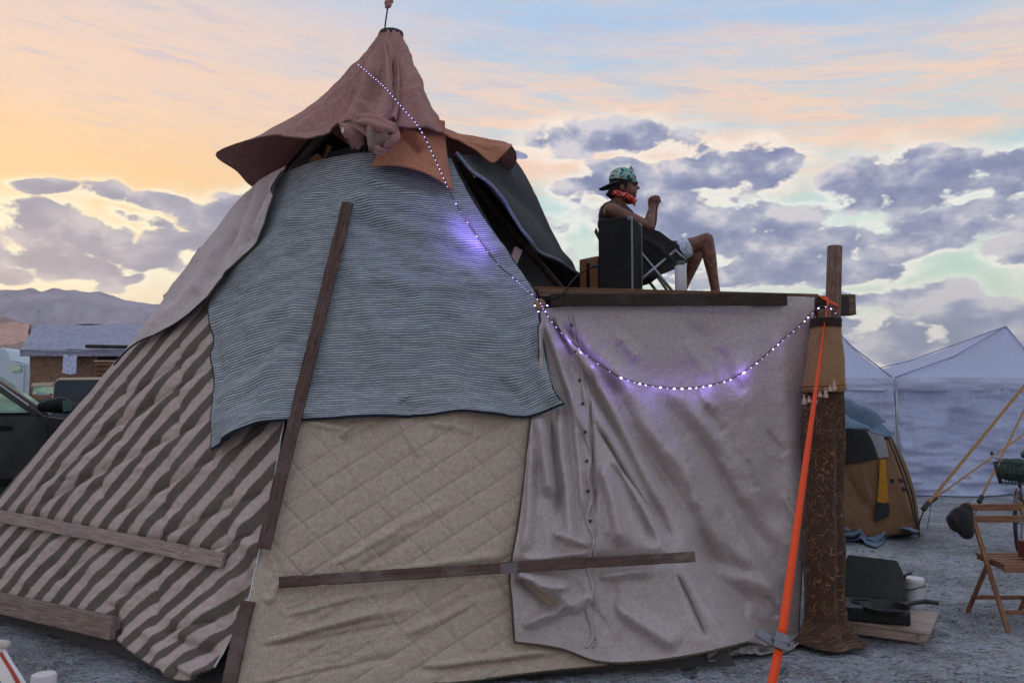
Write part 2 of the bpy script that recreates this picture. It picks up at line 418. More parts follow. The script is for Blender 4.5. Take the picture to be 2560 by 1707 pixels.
def cloth(name, edges, nu, nv, mat, parent=None, off=.02, folds=(), noise=((.004, 90, 3),), point=None, thick=.006, stripe=None, flare=None, ref=None, smooth=True, uvrot=0):
    top, right, bottom, left = edges
    g = coons(top, right, bottom, left, nu, nv, smooth)
    px, py = g[..., 0], g[..., 1]
    u = np.broadcast_to(np.linspace(0, 1, nu)[None], px.shape); v = np.broadcast_to(np.linspace(0, 1, nv)[:, None], px.shape)
    if point is None:
        pos, nn = surf(px, py, off)
    else:
        pos, nn = point(px, py, u, v, g)
    h = fold_field(px, py, folds)
    for a, sc, o in noise: h = h+a*fbm(px/sc+13.1*len(name), py/sc+7.7, o)
    if flare is not None: h = h+flare(px, py, u, v)
    pos = pos+nn*h[..., None]
    pos[..., 2] = np.maximum(pos[..., 2], .006)
    verts = pos.reshape(-1, 3)
    idx = np.arange(nu*nv).reshape(nv, nu)
    F = np.stack([idx[:-1, :-1], idx[1:, :-1], idx[1:, 1:], idx[:-1, 1:]], -1).reshape(-1, 4)
    me = bpy.data.meshes.new(name); me.from_pydata(verts.tolist(), [], F.tolist()); me.update()
    W = np.linalg.norm(np.diff(pos, axis=1), axis=-1).sum(1).mean(); H = np.linalg.norm(np.diff(pos, axis=0), axis=-1).sum(0).mean()
    uvl = me.uv_layers.new(name='UVMap'); li = np.empty(len(me.loops), int); me.loops.foreach_get('vertex_index', li)
    uv = np.stack([u*W, (1-v)*H], -1).reshape(-1, 2)
    if uvrot: uv = uv@np.array([[math.cos(uvrot), -math.sin(uvrot)], [math.sin(uvrot), math.cos(uvrot)]])
    uvl.data.foreach_set('uv', uv[li].ravel())
    if stripe is not None:
        s2 = me.uv_layers.new(name='stripe'); sv = stripe(pos, px, py, u, v).reshape(-1, 2); s2.data.foreach_set('uv', sv[li].ravel())
    o = link(name, me, mat, parent, True)
    if thick:
        md = o.modifiers.new('thickness', 'SOLIDIFY'); md.thickness = thick; md.offset = 0.
    o_edges = dict(top=pos[0], bottom=pos[-1], left=pos[:, 0], right=pos[:, -1])
    return o, o_edges
def binding(parent, ring, rad, mat, name='binding'):
    bm = bmesh.new(); tubem(bm, [Vector(p) for p in ring], rad, 6); return from_bm(name, bm, mat, parent, True)

#@@STRUCTURE
# ------------------------------------------------------------------ ground: one dusty sheet to the horizon
def build_ground():
    rs = np.concatenate([np.linspace(.3, 1.9, 14), np.linspace(2., 12.5, 400), np.geomspace(12.7, 9000, 70)])
    az = np.concatenate([np.linspace(-R(44), R(44), 620), np.linspace(R(46), 2*np.pi-R(46), 110)]); na = len(az)
    rr, aa = np.meshgrid(rs, az, indexing='ij'); x = rr*np.sin(aa); y = rr*np.cos(aa)
    amp = np.clip(1-(rr-12)/20, 0, 1)
    z = .020*fbm(x*1.6, y*1.6, 4)+.012*np.maximum(fbm(x*7+40, y*7, 3), 0)+.006*fbm(x*22, y*22, 2)
    rng = np.random.RandomState(11)
    for k in range(520):                                        # boot prints and scuffs trodden into the dust
        fx, fy = rng.uniform(-5, 6), rng.uniform(3, 12); a = rng.uniform(0, np.pi); c_, s_ = np.cos(a), np.sin(a)
        i0, i1 = np.searchsorted(rs, [max(.3, math.hypot(fx, fy)-.35), math.hypot(fx, fy)+.35])
        dx, dy = x[i0:i1]-fx, y[i0:i1]-fy; u, v = (dx*c_+dy*s_)/rng.uniform(.12, .17), (-dx*s_+dy*c_)/rng.uniform(.045, .06); q = u*u+v*v
        z[i0:i1] += -.016*np.exp(-q**2)+.007*np.exp(-((np.sqrt(q)-1.35)/.3)**2)
    z = amp*(z-.012)
    v = np.stack([x, y, z], -1).reshape(-1, 3); nr = len(rs); idx = np.arange(nr*na).reshape(nr, na); nx = np.roll(idx, -1, 1)
    F = np.stack([idx[:-1], nx[:-1], nx[1:], idx[1:]], -1).reshape(-1, 4).tolist()
    v = v.tolist(); v.append([0, 0, 0]); F += [[len(v)-1, int(nx[0, i]), int(idx[0, i])] for i in range(na)]
    me = bpy.data.meshes.new('ground'); me.from_pydata(v, [], F); me.update()
    m, t, b = newmat('playa_dust')
    tc = t.new('ShaderNodeTexCoord').outputs['Object']
    n1 = t.noise(tc, .9, 6., .65); n2 = t.noise(tc, 9., 5., .65, .4); n3 = t.noise(tc, 60., 4., .7); n4 = t.noise(tc, 38., 2., .6, 0., True)
    tr = t.noise(t.vm('MULTIPLY', tc, (1., 2.6, 1.)), 14., 4., .6, 1.2)
    c = t.mix(t.mr(n2, .3, .7), lin(124, 124, 128), lin(172, 172, 176))
    c = t.mix(t.mr(n1, .42, .6, 0., .75), c, lin(198, 197, 203))
    c = t.mix(t.mr(t.noise(t.vm('ADD', tc, (9., 4., 0.)), 1.6, 5., .65), .48, .64, 0., .55), c, lin(128, 116, 110))
    c = t.mix(t.mr(tr, .50, .62, 0., .85), c, lin(76, 74, 81))
    c = t.mix(t.mr(n3, .48, .66, 0., .8), c, lin(210, 212, 218))
    c = t.mix(.6, c, t.mix(1., c, t.mix(.2, n4, (.5, .5, .5, 1)), 'OVERLAY'))
    t.put(b.inputs['Base Color'], c); b.inputs['Roughness'].default_value = .97; b.inputs['Specular IOR Level'].default_value = .1
    bump(t, b, t.m('ADD', t.m('MULTIPLY', n2, 1.2), t.m('ADD', t.m('MULTIPLY', n3, .5), t.m('MULTIPLY', tr, .9))), 1., .05)
    o = link('ground', me, m, None, True); tag(o, kind='structure', label='grey dusty trampled playa ground')
build_ground()
# ------------------------------------------------------------------ mountains
def build_mountains():
    ctl = [(-900, 700), (-500, 690), (-200, 735), (-60, 728), (0, 722), (35, 722), (65, 716), (95, 727), (120, 719), (150, 724), (185, 725), (205, 730), (240, 726), (270, 737), (300, 748), (330, 752), (365, 757), (400, 758), (470, 770),
           (600, 790), (800, 840), (1100, 900), (1500, 945), (1900, 965), (2300, 968), (2700, 950), (3300, 930)]
    ctl = np.array(ctl, float); xs = np.linspace(-900, 3300, 520); ys = np.interp(xs, ctl[:, 0], ctl[:, 1])
    ys = ys+2.2*fbm(xs/26, xs*0+3, 5)*2
    D = 5200.; rows = []
    n = 26
    for k in range(n+1):
        s = k/n; Y = D-2200*s                                     # from the ridge down to the foot
        ridge_z = CAMH+(1015-ys)/FPX*D
        fall = (1-s)**1.25
        gull = (fbm(xs/38+s*2.2, xs*0+s*5, 4)*.55+fbm(xs/11, s*9+xs*0, 3)*.22)*np.sin(np.pi*min(s*1.1, 1))
        z = np.maximum(ridge_z*(fall+gull*.42), -4+0*xs) if k < n else xs*0-6
        rows.append(np.stack([(xs-1280)/FPX*(D-900*s), Y+0*xs, z], -1))
    rows.append(np.stack([(xs-1280)/FPX*(D+400), xs*0+D+900, xs*0-6], -1)); rows = rows[-1:]+rows[:-1]
    v = np.concatenate(rows); nr = len(rows); nc = len(xs); idx = np.arange(nr*nc).reshape(nr, nc)
    F = np.stack([idx[:-1, :-1], idx[1:, :-1], idx[1:, 1:], idx[:-1, 1:]], -1).reshape(-1, 4)
    me = bpy.data.meshes.new('mountains'); me.from_pydata(v.tolist(), [], F.tolist()); me.update()
    m, t, b = newmat('hazed_rock'); tc = t.new('ShaderNodeTexCoord').outputs['Object']
    n1 = t.noise(tc, .004, 6., .65); n2 = t.noise(tc, .02, 5., .7)
    c = t.mix(t.mr(n1, .35, .65), lin(140, 122, 136), lin(178, 160, 172)); c = t.mix(t.mr(n2, .4, .7, 0., .5), c, lin(188, 172, 180))  # rock lightened to mauve, so part of the distance haze is in its colour
    t.put(b.inputs['Base Color'], c); b.inputs['Roughness'].default_value = 1.; b.inputs['Specular IOR Level'].default_value = 0.
    o = link('mountains', me, m, None, True); tag(o, kind='structure', label='low hazy mountain ridge beyond the camp')
    # low tan foothill on the left
    cx = np.linspace(-700, 900, 200); cy = np.interp(cx, [-700, -300, -60, 0, 40, 75, 120, 200, 300, 420, 600, 900], [740, 770, 788, 792, 803, 812, 817, 838, 870, 910, 960, 1016])+2*fbm(cx/20, cx*0, 3)
    D2 = 2100.; rows = []
    for k in range(13):
        s = k/12; z = (CAMH+(1015-cy)/FPX*D2)*(1-s)**1.3*(1+.25*fbm(cx/50+s, cx*0+s*4, 3)*math.sin(math.pi*s)) if k < 12 else cx*0-5
        rows.append(np.stack([(cx-1280)/FPX*D2, D2-700*s+0*cx, z], -1))
    rows = [np.stack([(cx-1280)/FPX*D2, D2+400+0*cx, cx*0-5], -1)]+rows
    v = np.concatenate(rows); nr = len(rows); nc = len(cx); idx = np.arange(nr*nc).reshape(nr, nc)
    F = np.stack([idx[:-1, :-1], idx[1:, :-1], idx[1:, 1:], idx[:-1, 1:]], -1).reshape(-1, 4)
    me = bpy.data.meshes.new('foothill'); me.from_pydata(v.tolist(), [], F.tolist()); me.update()
    o = link('foothill', me, plain('foothill_earth', lin(150, 118, 104), .95, 0, .4, .02, .1), None, True); tag(o, kind='structure', label='low tan foothill in front of the ridge')
build_mountains()
def build_haze():
    bm = bmesh.new(); boxm(bm, (0, 1000, 340), (17000, 13000, 700))
    m = bpy.data.materials.new('haze_air'); m.use_nodes = True; t = NT(m.node_tree); t.n.clear()
    v = t.new('ShaderNodeVolumePrincipled'); v.inputs['Density'].default_value = 1.0e-4; v.inputs['Color'].default_value = (.84, .86, .95, 1)
    v.inputs['Anisotropy'].default_value = .1
    t.l.new(v.outputs[0], t.new('ShaderNodeOutputMaterial').inputs['Volume'])
    o = from_bm('haze', bm, m); tag(o, kind='stuff', label='pale dusty evening haze over the plain')
build_haze()

# ------------------------------------------------------------------ the tipi: frame, canvas, battens
M_pole = wood('pole_wood', lin(96, 78, 66), lin(140, 118, 100))
M_batten = wood('batten_wood', lin(74, 52, 46), lin(104, 80, 72))
M_greyboard = wood('grey_board', lin(136, 116, 110), lin(174, 152, 142))
M_plank = wood('old_plank', lin(110, 92, 82), lin(152, 132, 118))
M_canvas = fabric('dark_canvas', lin(62, 60, 64), lin(84, 80, 82), .2, 120, .2)  # its dark tone also stands for the shaded interior behind the side flap
tent = thing('tipi_tent', 'six sided tipi tent frame with wooden battens under the blankets', 'tent', (CEN.x, CEN.y, 0))
def build_tipi():
    top = APEX
    for i, c in enumerate(BASE):                          # six poles
        e = c+(top-c)*(1.0 if i in (0, 1, 2) else .88)-Vector((0, 0, 0 if i in (0, 1, 2) else .22)); ins = (CEN-c); ins.z = 0; ins.normalize()
        tube('pole', [c+ins*.16, c+ins*.15+(e-c)*.5, c+ins*.13+(e-c)*.85, e-Vector((0, 0, .10))], [.045, .042, .036, .026], M_pole, tent, 10)
    for i in range(6):                                    # canvas panel on every side, open at the top
        a, b = BASE[i], BASE[(i+1) % 6]; nu, nv = 24, 30; vs = []; mid = (a+b)/2
        n = (b-a).cross(top-a).normalized()
        if n.dot(CEN-a) > 0: n = -n
        tmax = .80 if i in (0, 1) else {2: .82, 3: .80}.get(i, .86)
        for j in range(nv+1):
            t = j/nv*tmax
            for k in range(nu+1):
                s = k/nu; p = a.lerp(b, s).lerp(top, t); sag = math.sin(math.pi*s)*.05*(1-t)
                vs.append(p-n*(.055+sag+(.12 if i == 2 else 0)))
        F = [(j*(nu+1)+k, j*(nu+1)+k+1, (j+1)*(nu+1)+k+1, (j+1)*(nu+1)+k) for j in range(nv) for k in range(nu)]
        me = mesh_of('canvas_panel', vs, F); me.uv_layers.new(name='UVMap')
        for l in me.loops: me.uv_layers[0].data[l.index].uv = (vs[l.vertex_index].x+vs[l.vertex_index].y, vs[l.vertex_index].z)
        link('canvas_panel', me, M_canvas, tent, True)
    # battens screwed over the covers
    def bat(x0, y0, x1, y1, wpx, off, thick, mat, name='batten', o1=None):
        p0, n0 = SP(x0, y0, off); p1, n1 = SP(x1, y1, off if o1 is None else o1); Y = (p0.y+p1.y)/2
        return warped(name, p0, p1, (n0+n1)/2, wpx/FPX*Y, thick, mat, tent, .007, x0*.01)
    b1 = bat(868, 508, 661, 1372, 31, .092, .022, M_batten)
    b2 = bat(622, 1502, 560, 1760, 36, .05, .022, M_batten)
    b3 = bat(698, 1454, 1738, 1392, 26, .075, .02, M_batten, o1=.20)
    b4 = bat(-60, 1276, 557, 1402, 31, .055, .022, M_greyboard)
    # plank on edge at the foot of the striped side
    a, na = SP(-330, 1432, .075); b, nb = SP(285, 1570, .075)
    board('foot_plank', a, b, (na+nb)/2*.6+Vector((-.25, -.5, 0)), .135, .045, M_plank, tent, .006)
    # screws along the battens
    M_screw = plain('screw_steel', lin(70, 66, 66), .5, .8)
    for (x0, y0, x1, y1, k, off) in ((868, 508, 661, 1372, 6, .105), (698, 1454, 1738, 1392, 6, .088), (-40, 1281, 545, 1400, 4, .068)):
        for i in range(k):
            f = (i+.4)/k; o_ = off+(.125*f if y0 == 1454 else 0)
            p, n = SP(x0+(x1-x0)*f, y0+(y1-y0)*f, o_)
            lathe('screw', p-n*.004, [(.006, 0), (.006, .004), (.003, .005)], M_screw, tent, 8, n)
    M_tape = plain('duct_tape', lin(104, 92, 94), .6, 0, .5, 40)
    for (x, y, off, L) in ((722, 1453, .089, .11), (1272, 1420, .158, .10)):
        p, n = SP(x, y, off); p1, n1 = SP(x+10, y-.6, off+.001); d, s_, u_ = axes_from(p1-p, n); box('tape_patch', p, (L, .058, .004), M_tape, tent, (d, s_, u_), .001)
    # stub of a frame board sticking out past the shaded side, and the pale board inside the open side
    p, n = SP(452, 712, -.1)
    board('frame_board', p+Vector((-.35, .55, -.05)), p+Vector((.02, .30, .16)), Vector((.2, -1, .3)), .09, .035, M_greyboard, tent)
    q0 = P(1296, 622, 5.62); q1 = P(1262, 705, 5.56)
    board('frame_board', q0, q1, Vector((.5, -1, .1)), .062, .03, wood('pink_board', lin(170, 140, 146), lin(196, 168, 170)), tent)
    # short cross poles near the smoke hole
    for (x0, y0, Y0, x1, y1, Y1) in ((700, 420, 6.2, 1010, 350, 5.75), (760, 395, 5.95, 1190, 405, 5.85)):
        tube('cross_pole', [P(x0, y0, Y0), P(x1, y1, Y1)], .02, M_pole, tent, 8)
    # cardboard tags hanging in the opening
    M_card = plain('cardboard', lin(178, 132, 84), .9)
    for (pts) in ([(770, 402), (792, 383), (812, 398), (784, 407)], [(808, 398), (818, 362), (829, 366), (822, 392)]):
        prism('hanging_card', [P(x, y, 5.72) for x, y in pts], (0, .006, .002), M_card, tent)
    # tip: collar and mast with an ornament
    lathe('tip_collar', APEX+Vector((.03, .0, -.015)), [(.075, 0), (.09, .01), (.088, .03), (.06, .036), (.0, .036)], plain('black_rubber', lin(28, 36, 36), .6), tent, 20)
    wire = [P(960, 92, 5.7), P(964, 55, 5.7), P(969, 22, 5.7), P(971, -4, 5.7)]
    ms = tube('mast_wire', wire, .006, plain('dark_steel', lin(60, 60, 62), .5, .7), tent, 8)
    # small pinkish figure tied to the mast
    bm = bmesh.new()
    for (x, y, r) in ((972, 14, .022), (969, 8, .026), (975, 2, .026), (966, 18, .014), (980, 6, .012), (970, -8, .028), (978, -14, .02)):
        bmesh.ops.create_icosphere(bm, subdivisions=2, radius=r, matrix=Matrix.Translation(P(x, y, 5.7)))
    o = from_bm('mast_ornament', bm, fabric('pink_rag', lin(150, 100, 92), lin(186, 140, 132), .3, 80, .2, obj_coord=True), tent, True)
    md = o.modifiers.new('join', 'REMESH'); md.mode = 'VOXEL'; md.voxel_size = .006
build_tipi()

# ------------------------------------------------------------------ blankets
LE = np.array(APEX-CL); LE /= np.linalg.norm(LE)              # up the left edge
NL = PLN[0][0]; LS = np.cross(NL, LE); LS /= np.linalg.norm(LS)
if np.dot(LS, np.array(C0-CL)) < 0: LS = -LS
def stripe_l(pos, px, py, u, v):
    rel = pos-np.array(CL); s = rel@LS; a = rel@LE
    # the free lower part of the quilt hangs straighter
    low = np.clip((py-1330)/330, 0, 1); s = s+low**1.4*.16*np.clip((px+100)/500, 0, 1.2)
    s = s+.020*fbm(px/150, py/150, 2)+.006*fbm(px/40, py/40, 2)
    return np.stack([s/.178, a], -1)
def stripe_mat():
    def ex(t, uv, c, a, b_):
        sx = t.sep(uvn(t, 'stripe'))[0]
        w = t.m('ADD', sx, t.m('MULTIPLY', t.m('SUBTRACT', t.noise(uv, 14., 2.), .5), .10))
        k = t.mr(t.m('PINGPONG', w, .5), .20, .30)
        f = t.noise(uv, 170., 3., .7)
        return t.mix(k, t.mix(t.mr(f, .3, .7), lin(84, 73, 65), lin(112, 99, 89)), c)
    return fabric('striped_quilt_cloth', lin(166, 145, 140), lin(200, 178, 172), .7, 170, .3, extra=ex, sheen=.05)
M_bind_dark = fabric('navy_binding', lin(28, 32, 42), lin(44, 48, 60), .2, 60, 0, obj_coord=True)
M_bind_pale = fabric('pale_binding', lin(186, 182, 186), lin(216, 210, 210), .2, 60, 0, obj_coord=True)
M_bind_brown = fabric('brown_binding', lin(70, 60, 52), lin(92, 80, 70), .2, 60, 0, obj_coord=True)
def strip_quilt():
    seams = []
    # quilting lines: diagonals rising to the right plus near-vertical joins
    for (x0, y0, x1, y1) in ((20, 1270, 460, 960), (180, 1135, 540, 905), (60, 1280, 560, 1030), (250, 1310, 690, 1060), (140, 1240, 330, 1130), (330, 1375, 690, 1215),
                             (300, 1010, 520, 860), (480, 1390, 660, 1330), (120, 1460, 320, 1330), (290, 1500, 440, 1400), (410, 1590, 560, 1550), (0, 1420, 130, 1335)):
        seams.append((x0, y0, x1, y1, 6, -.026, 'c')); seams.append((x0, y0+20, x1, y1+20, 18, .009)); seams.append((x0, y0-20, x1, y1-20, 18, .006))
    for (x0, y0, x1, y1) in ((316, 930, 300, 1120), (452, 830, 440, 1130), (258, 1160, 250, 1260), (400, 1300, 390, 1600), (590, 1130, 560, 1400), (425, 1130, 400, 1330)):
        seams.append((x0, y0, x1, y1, 7, -.026, 'c'))
    for i in range(46):
        x = random.uniform(40, 560); y = random.uniform(980, 1480); L = random.uniform(30, 110)
        seams.append((x, y, x+L, y-L*random.uniform(.05, .35), random.uniform(5, 10), random.choice((-1, 1))*random.uniform(.003, .008)))
    seams.append((-60, 1276, 557, 1402, 22, -.03))
    seams += [(600, 1420, 470, 1640, 26, .035), (650, 1410, 540, 1600, 16, -.03), (430, 1600, 560, 1640, 14, -.03), (380, 1560, 430, 1680, 20, .03), (470, 1660, 545, 1690, 10, .04), (540, 1480, 430, 1560, 18, .02),
              (280, 1500, 300, 1600, 12, -.03), (255, 1380, 220, 1560, 20, .02), (140, 1340, 60, 1480, 18, .018), (600, 1290, 660, 1430, 22, .03)]
    fl = lambda px, py, u, v: .07*np.clip((py-1480)/200, 0, 1)**1.3*np.clip((px-260)/120, 0, 1)+.02*np.sin(px/26.+py/60)*np.clip((py-1520)/120, 0, 1)
    o, e = cloth('striped_quilt', ([(500, 620), (640, 640), (790, 660)],
        [(790, 660), (745, 860), (708, 1060), (684, 1200), (655, 1370), (622, 1490), (585, 1590), (552, 1668)],
        [(-300, 1560), (-100, 1500), (0, 1496), (150, 1535), (285, 1590), (330, 1618), (380, 1655), (430, 1672), (450, 1692), (500, 1700), (552, 1668)],
        [(500, 620), (400, 765), (290, 905), (140, 1080), (0, 1240), (-120, 1380), (-300, 1560)]), 190, 240, stripe_mat(), None, .018, seams,
        ((.012, 130, 4), (.006, 34, 3)), thick=.014, stripe=stripe_l, flare=fl)
    tag(o, 'taupe and mauve diagonally striped quilt on the left side of the tent', 'quilt')
    binding(o, e['bottom'], .008, M_bind_brown, 'hem'); binding(o, e['right'][60:], .007, M_bind_pale)
strip_quilt()
def tan_quilt():
    z = lambda x, y: (600+x/2.2175, 1000+y/2.2175)
    f = []
    for k in range(-3, 12):                                       # stitched diamond grid
        y0 = 300+k*150; f.append((*z(60, y0+560), *z(1700, y0-470), 3.0, -.009, 'c')); f.append((*z(60, y0+500), *z(1700, y0-530), 22, .004))
    for k in range(9):
        x0 = -500+k*260; f.append((*z(x0, 60), *z(x0+1400, 1560), 3.0, -.008, 'c'))
    for (a, b, c, d, am) in ((210, 1200, 860, 1040, .012), (100, 1370, 800, 1190, -.016), (120, 1345, 820, 1160, .014), (250, 1300, 1000, 1120, .012), (300, 1340, 900, 1230, -.012), (500, 930, 900, 700, .010), (640, 930, 960, 760, -.010), (700, 960, 1480, 860, .010), (840, 1000, 1500, 980, -.008),
                             (60, 1560, 700, 1440, .014), (150, 1540, 900, 1420, -.012), (980, 1480, 1770, 1390, .016), (900, 1500, 1770, 1430, -.012), (860, 1310, 1490, 1030, .014), (1000, 1240, 1500, 1000, -.012), (370, 130, 640, 180, .012), (640, 120, 560, 220, .012),
                             (880, 110, 1000, 330, .010), (1040, 120, 1300, 180, .012), (240, 1010, 140, 1130, .014), (600, 830, 1200, 560, .006)):
        f.append((*z(a, b), *z(c, d), random.uniform(6, 12), am*1.9))
    for i in range(40):
        a = random.uniform(90, 900); b = random.uniform(1060, 1480); L = random.uniform(60, 260)
        f.append((*z(a, b), *z(a+L, b-L*random.uniform(.2, .38)), random.uniform(3, 7), random.choice((-1, 1))*random.uniform(.002, .006)))
    f.append((698, 1454, 1738, 1392, 20, -.02))
    for i in range(8): f.append((645+i*6, 1375, 668+i*9, 1440+i*6, 4, random.choice((-1, 1))*.006))
    def ex(t, uv, c, a, b_):
        sx, sy, _ = t.sep(uv)
        w = t.m('SINE', t.m('MULTIPLY', t.m('ADD', sx, t.m('MULTIPLY', t.noise(uv, 3., 3.), .012)), 620.))
        return t.mix(t.mr(w, -.8, .9, 0., .4), c, lin(120, 106, 94))
    m = fabric('tan_quilt_cloth', lin(176, 155, 137), lin(208, 189, 171), .7, 140, .3, extra=ex, sheen=.05)
    o, e = cloth('tan_quilt', ([(742, 1030), (1000, 1025), (1380, 1020)], [(1380, 1020), (1370, 1250), (1395, 1500), (1520, 1662)],
        [(560, 1752), (700, 1745), (900, 1730), (1150, 1704), (1350, 1678), (1520, 1662)], [(742, 1030), (712, 1180), (676, 1340), (645, 1395), (622, 1500), (560, 1752)]),
        260, 220, m, None, .03, f, ((.010, 160, 4), (.003, 26, 3)), thick=.012)
    tag(o, 'tan ribbed cotton quilt with stitched diamonds on the lower front of the tent', 'quilt')
    binding(o, e['left'], .007, M_bind_pale); binding(o, e['bottom'], .008, M_bind_brown, 'hem')
tan_quilt()
def blue_blanket():
    def ex(t, uv, c, a, b_):
        sx, sy, _ = t.sep(uvn(t, 'stripe'))
        r = t.m('ADD', sy, t.m('MULTIPLY', t.m('SUBTRACT', t.noise(uv, 5., 3.), .5), .9))
        w = t.m('SINE', t.m('MULTIPLY', r, 6.2832))
        k = t.m('MULTIPLY_ADD', t.mr(w, -.9, .7), .8, .1)
        jit = t.noise(t.comb(t.m('MULTIPLY', sx, .2), t.m('FLOOR', r), 0.), 1.7, 1.)
        c2 = t.mix(t.mr(jit, .3, .7, 0., .45), c, lin(98, 108, 120))
        return t.mix(k, lin(58, 70, 84), c2)
    m = fabric('blue_rib_cloth', lin(172, 178, 182), lin(208, 214, 215), .75, 160, .6, extra=ex, sheen=.08)
    f = [(868, 508, 661, 1372, 26, -.012), (790, 520, 560, 700, 16, .012), (800, 600, 545, 760, 14, -.010), (700, 1040, 560, 1110, 18, .015), (690, 900, 540, 1010, 22, .012), (860, 480, 1160, 560, 18, .012), (850, 540, 1200, 650, 22, -.010),
         (760, 760, 600, 830, 20, .010), (740, 940, 770, 1050, 20, .015), (1180, 1000, 1260, 1060, 24, .014), (1000, 1000, 1030, 1045, 24, -.012), (1330, 900, 1380, 1020, 18, .02), (1250, 940, 1330, 1045, 16, -.014),
         (900, 440, 1120, 520, 14, .014), (820, 470, 700, 560, 14, .012), (730, 640, 590, 740, 16, .010), (900, 700, 1200, 720, 18, .006), (880, 820, 1250, 850, 24, .006), (530, 800, 560, 1000, 16, -.012)]
    fl = lambda px, py, u, v: .05*np.clip((py-960)/90, 0, 1)**2*(1+.5*np.sin(px/45.))+.06*np.clip((px-1310)/60, 0, 1.3)
    o, e = cloth('blue_ribbed_blanket', ([(690, 440), (800, 402), (900, 384), (960, 380), (1050, 390), (1128, 398)],
        [(1128, 398), (1180, 500), (1262, 620), (1332, 726), (1342, 780), (1360, 900), (1374, 985), (1402, 1018)],
        [(540, 1126), (620, 1088), (700, 1056), (742, 1050), (860, 1047), (1050, 1040), (1150, 1029), (1215, 1040), (1320, 1043), (1402, 1018)],
        [(690, 440), (640, 560), (580, 665), (524, 745), (530, 850), (524, 890), (535, 940), (537, 1020), (540, 1126)]), 220, 240, m, None, .05, [(*q[:5], q[5]*2.3) for q in f]+[(860, 470, 1280, 760, 22, .02), (870, 500, 1180, 860, 26, -.02), (840, 560, 1000, 980, 24, .018), (900, 640, 1340, 900, 26, .018), (770, 700, 640, 1040, 20, .02), (1010, 560, 1300, 640, 16, .016), (780, 820, 560, 960, 16, -.018)],
        ((.010, 120, 4), (.004, 26, 3)), thick=.012, flare=fl, stripe=lambda pos, px, py, u, v: np.stack([u*40, v*112+.5*fbm(px/70, py/70, 3)], -1))
    tag(o, 'blue grey ribbed blanket wrapped round the front corner of the tent', 'blanket')
    binding(o, e['left'][90:], .008, M_bind_dark); binding(o, e['bottom'], .009, M_bind_dark, 'hem'); binding(o, e['right'], .007, M_bind_dark)
blue_blanket()
def side_blanket():
    m = fabric('grey_wool', lin(176, 158, 160), lin(208, 192, 190), .45, 150, .3)
    f = [(712, 440, 640, 610, 9, .03), (690, 440, 610, 640, 9, -.025), (670, 445, 590, 650, 10, .022), (650, 460, 560, 640, 10, -.018), (560, 600, 490, 745, 10, .022), (600, 560, 520, 720, 9, -.02), (530, 690, 330, 860, 14, .012), (640, 600, 560, 700, 7, .015),
         (500, 640, 420, 780, 16, -.012), (720, 430, 700, 500, 8, .025)]
    fl = lambda px, py, u, v: .02*u+.03*np.clip(u-.75, 0, 1)
    o, e = cloth('grey_blanket', ([(634, 466), (680, 436), (722, 420)], [(722, 420), (706, 470), (690, 515), (657, 598), (612, 650), (560, 705), (528, 748)],
        [(284, 912), (330, 866), (400, 832), (470, 792), (528, 748)], [(634, 466), (590, 510), (530, 588), (430, 712), (378, 796), (284, 912)]), 90, 150, m, None, .075, [(*q[:5], q[5]*1.5) for q in f],
        ((.010, 90, 4), (.003, 22, 2)), thick=.012, flare=fl)
    tag(o, 'grey wool blanket folded over the upper left edge of the tent', 'blanket')
    binding(o, e['right'], .007, M_bind_brown, 'hem'); binding(o, e['bottom'], .007, M_bind_dark)
side_blanket()
def side_flap():
    m = fabric('charcoal_tarp', lin(32, 33, 37), lin(50, 51, 56), .4, 130, .12, sheen=.1)
    f = [(1200, 430, 1420, 690, 22, .03), (1240, 420, 1440, 670, 16, -.03), (1170, 420, 1330, 640, 7, .03), (1300, 500, 1450, 690, 14, .02)]
    fl = lambda px, py, u, v: .05*np.exp(-u/.06)-.05*u*(1-u)
    o, e = cloth('dark_flap', ([(1140, 392), (1200, 385), (1284, 398)], [(1284, 398), (1322, 455), (1392, 595), (1432, 668), (1452, 700), (1478, 745)],
        [(1500, 735), (1490, 742), (1478, 748)], [(1140, 392), (1190, 455), (1250, 535), (1312, 622), (1372, 662), (1440, 696), (1500, 735)]), 60, 120, m, None, .06, f,
        ((.012, 80, 4),), thick=.01, flare=fl)
    tag(o, 'charcoal tarp flap pulled back over the right side of the tent', 'tarp')
    binding(o, e['left'], .012, fabric('lit_hem', lin(98, 104, 120), lin(130, 134, 148), .3, 60, 0, obj_coord=True), 'hem')  # hem coloured paler than the tarp to paint in the light on its edge
side_flap()
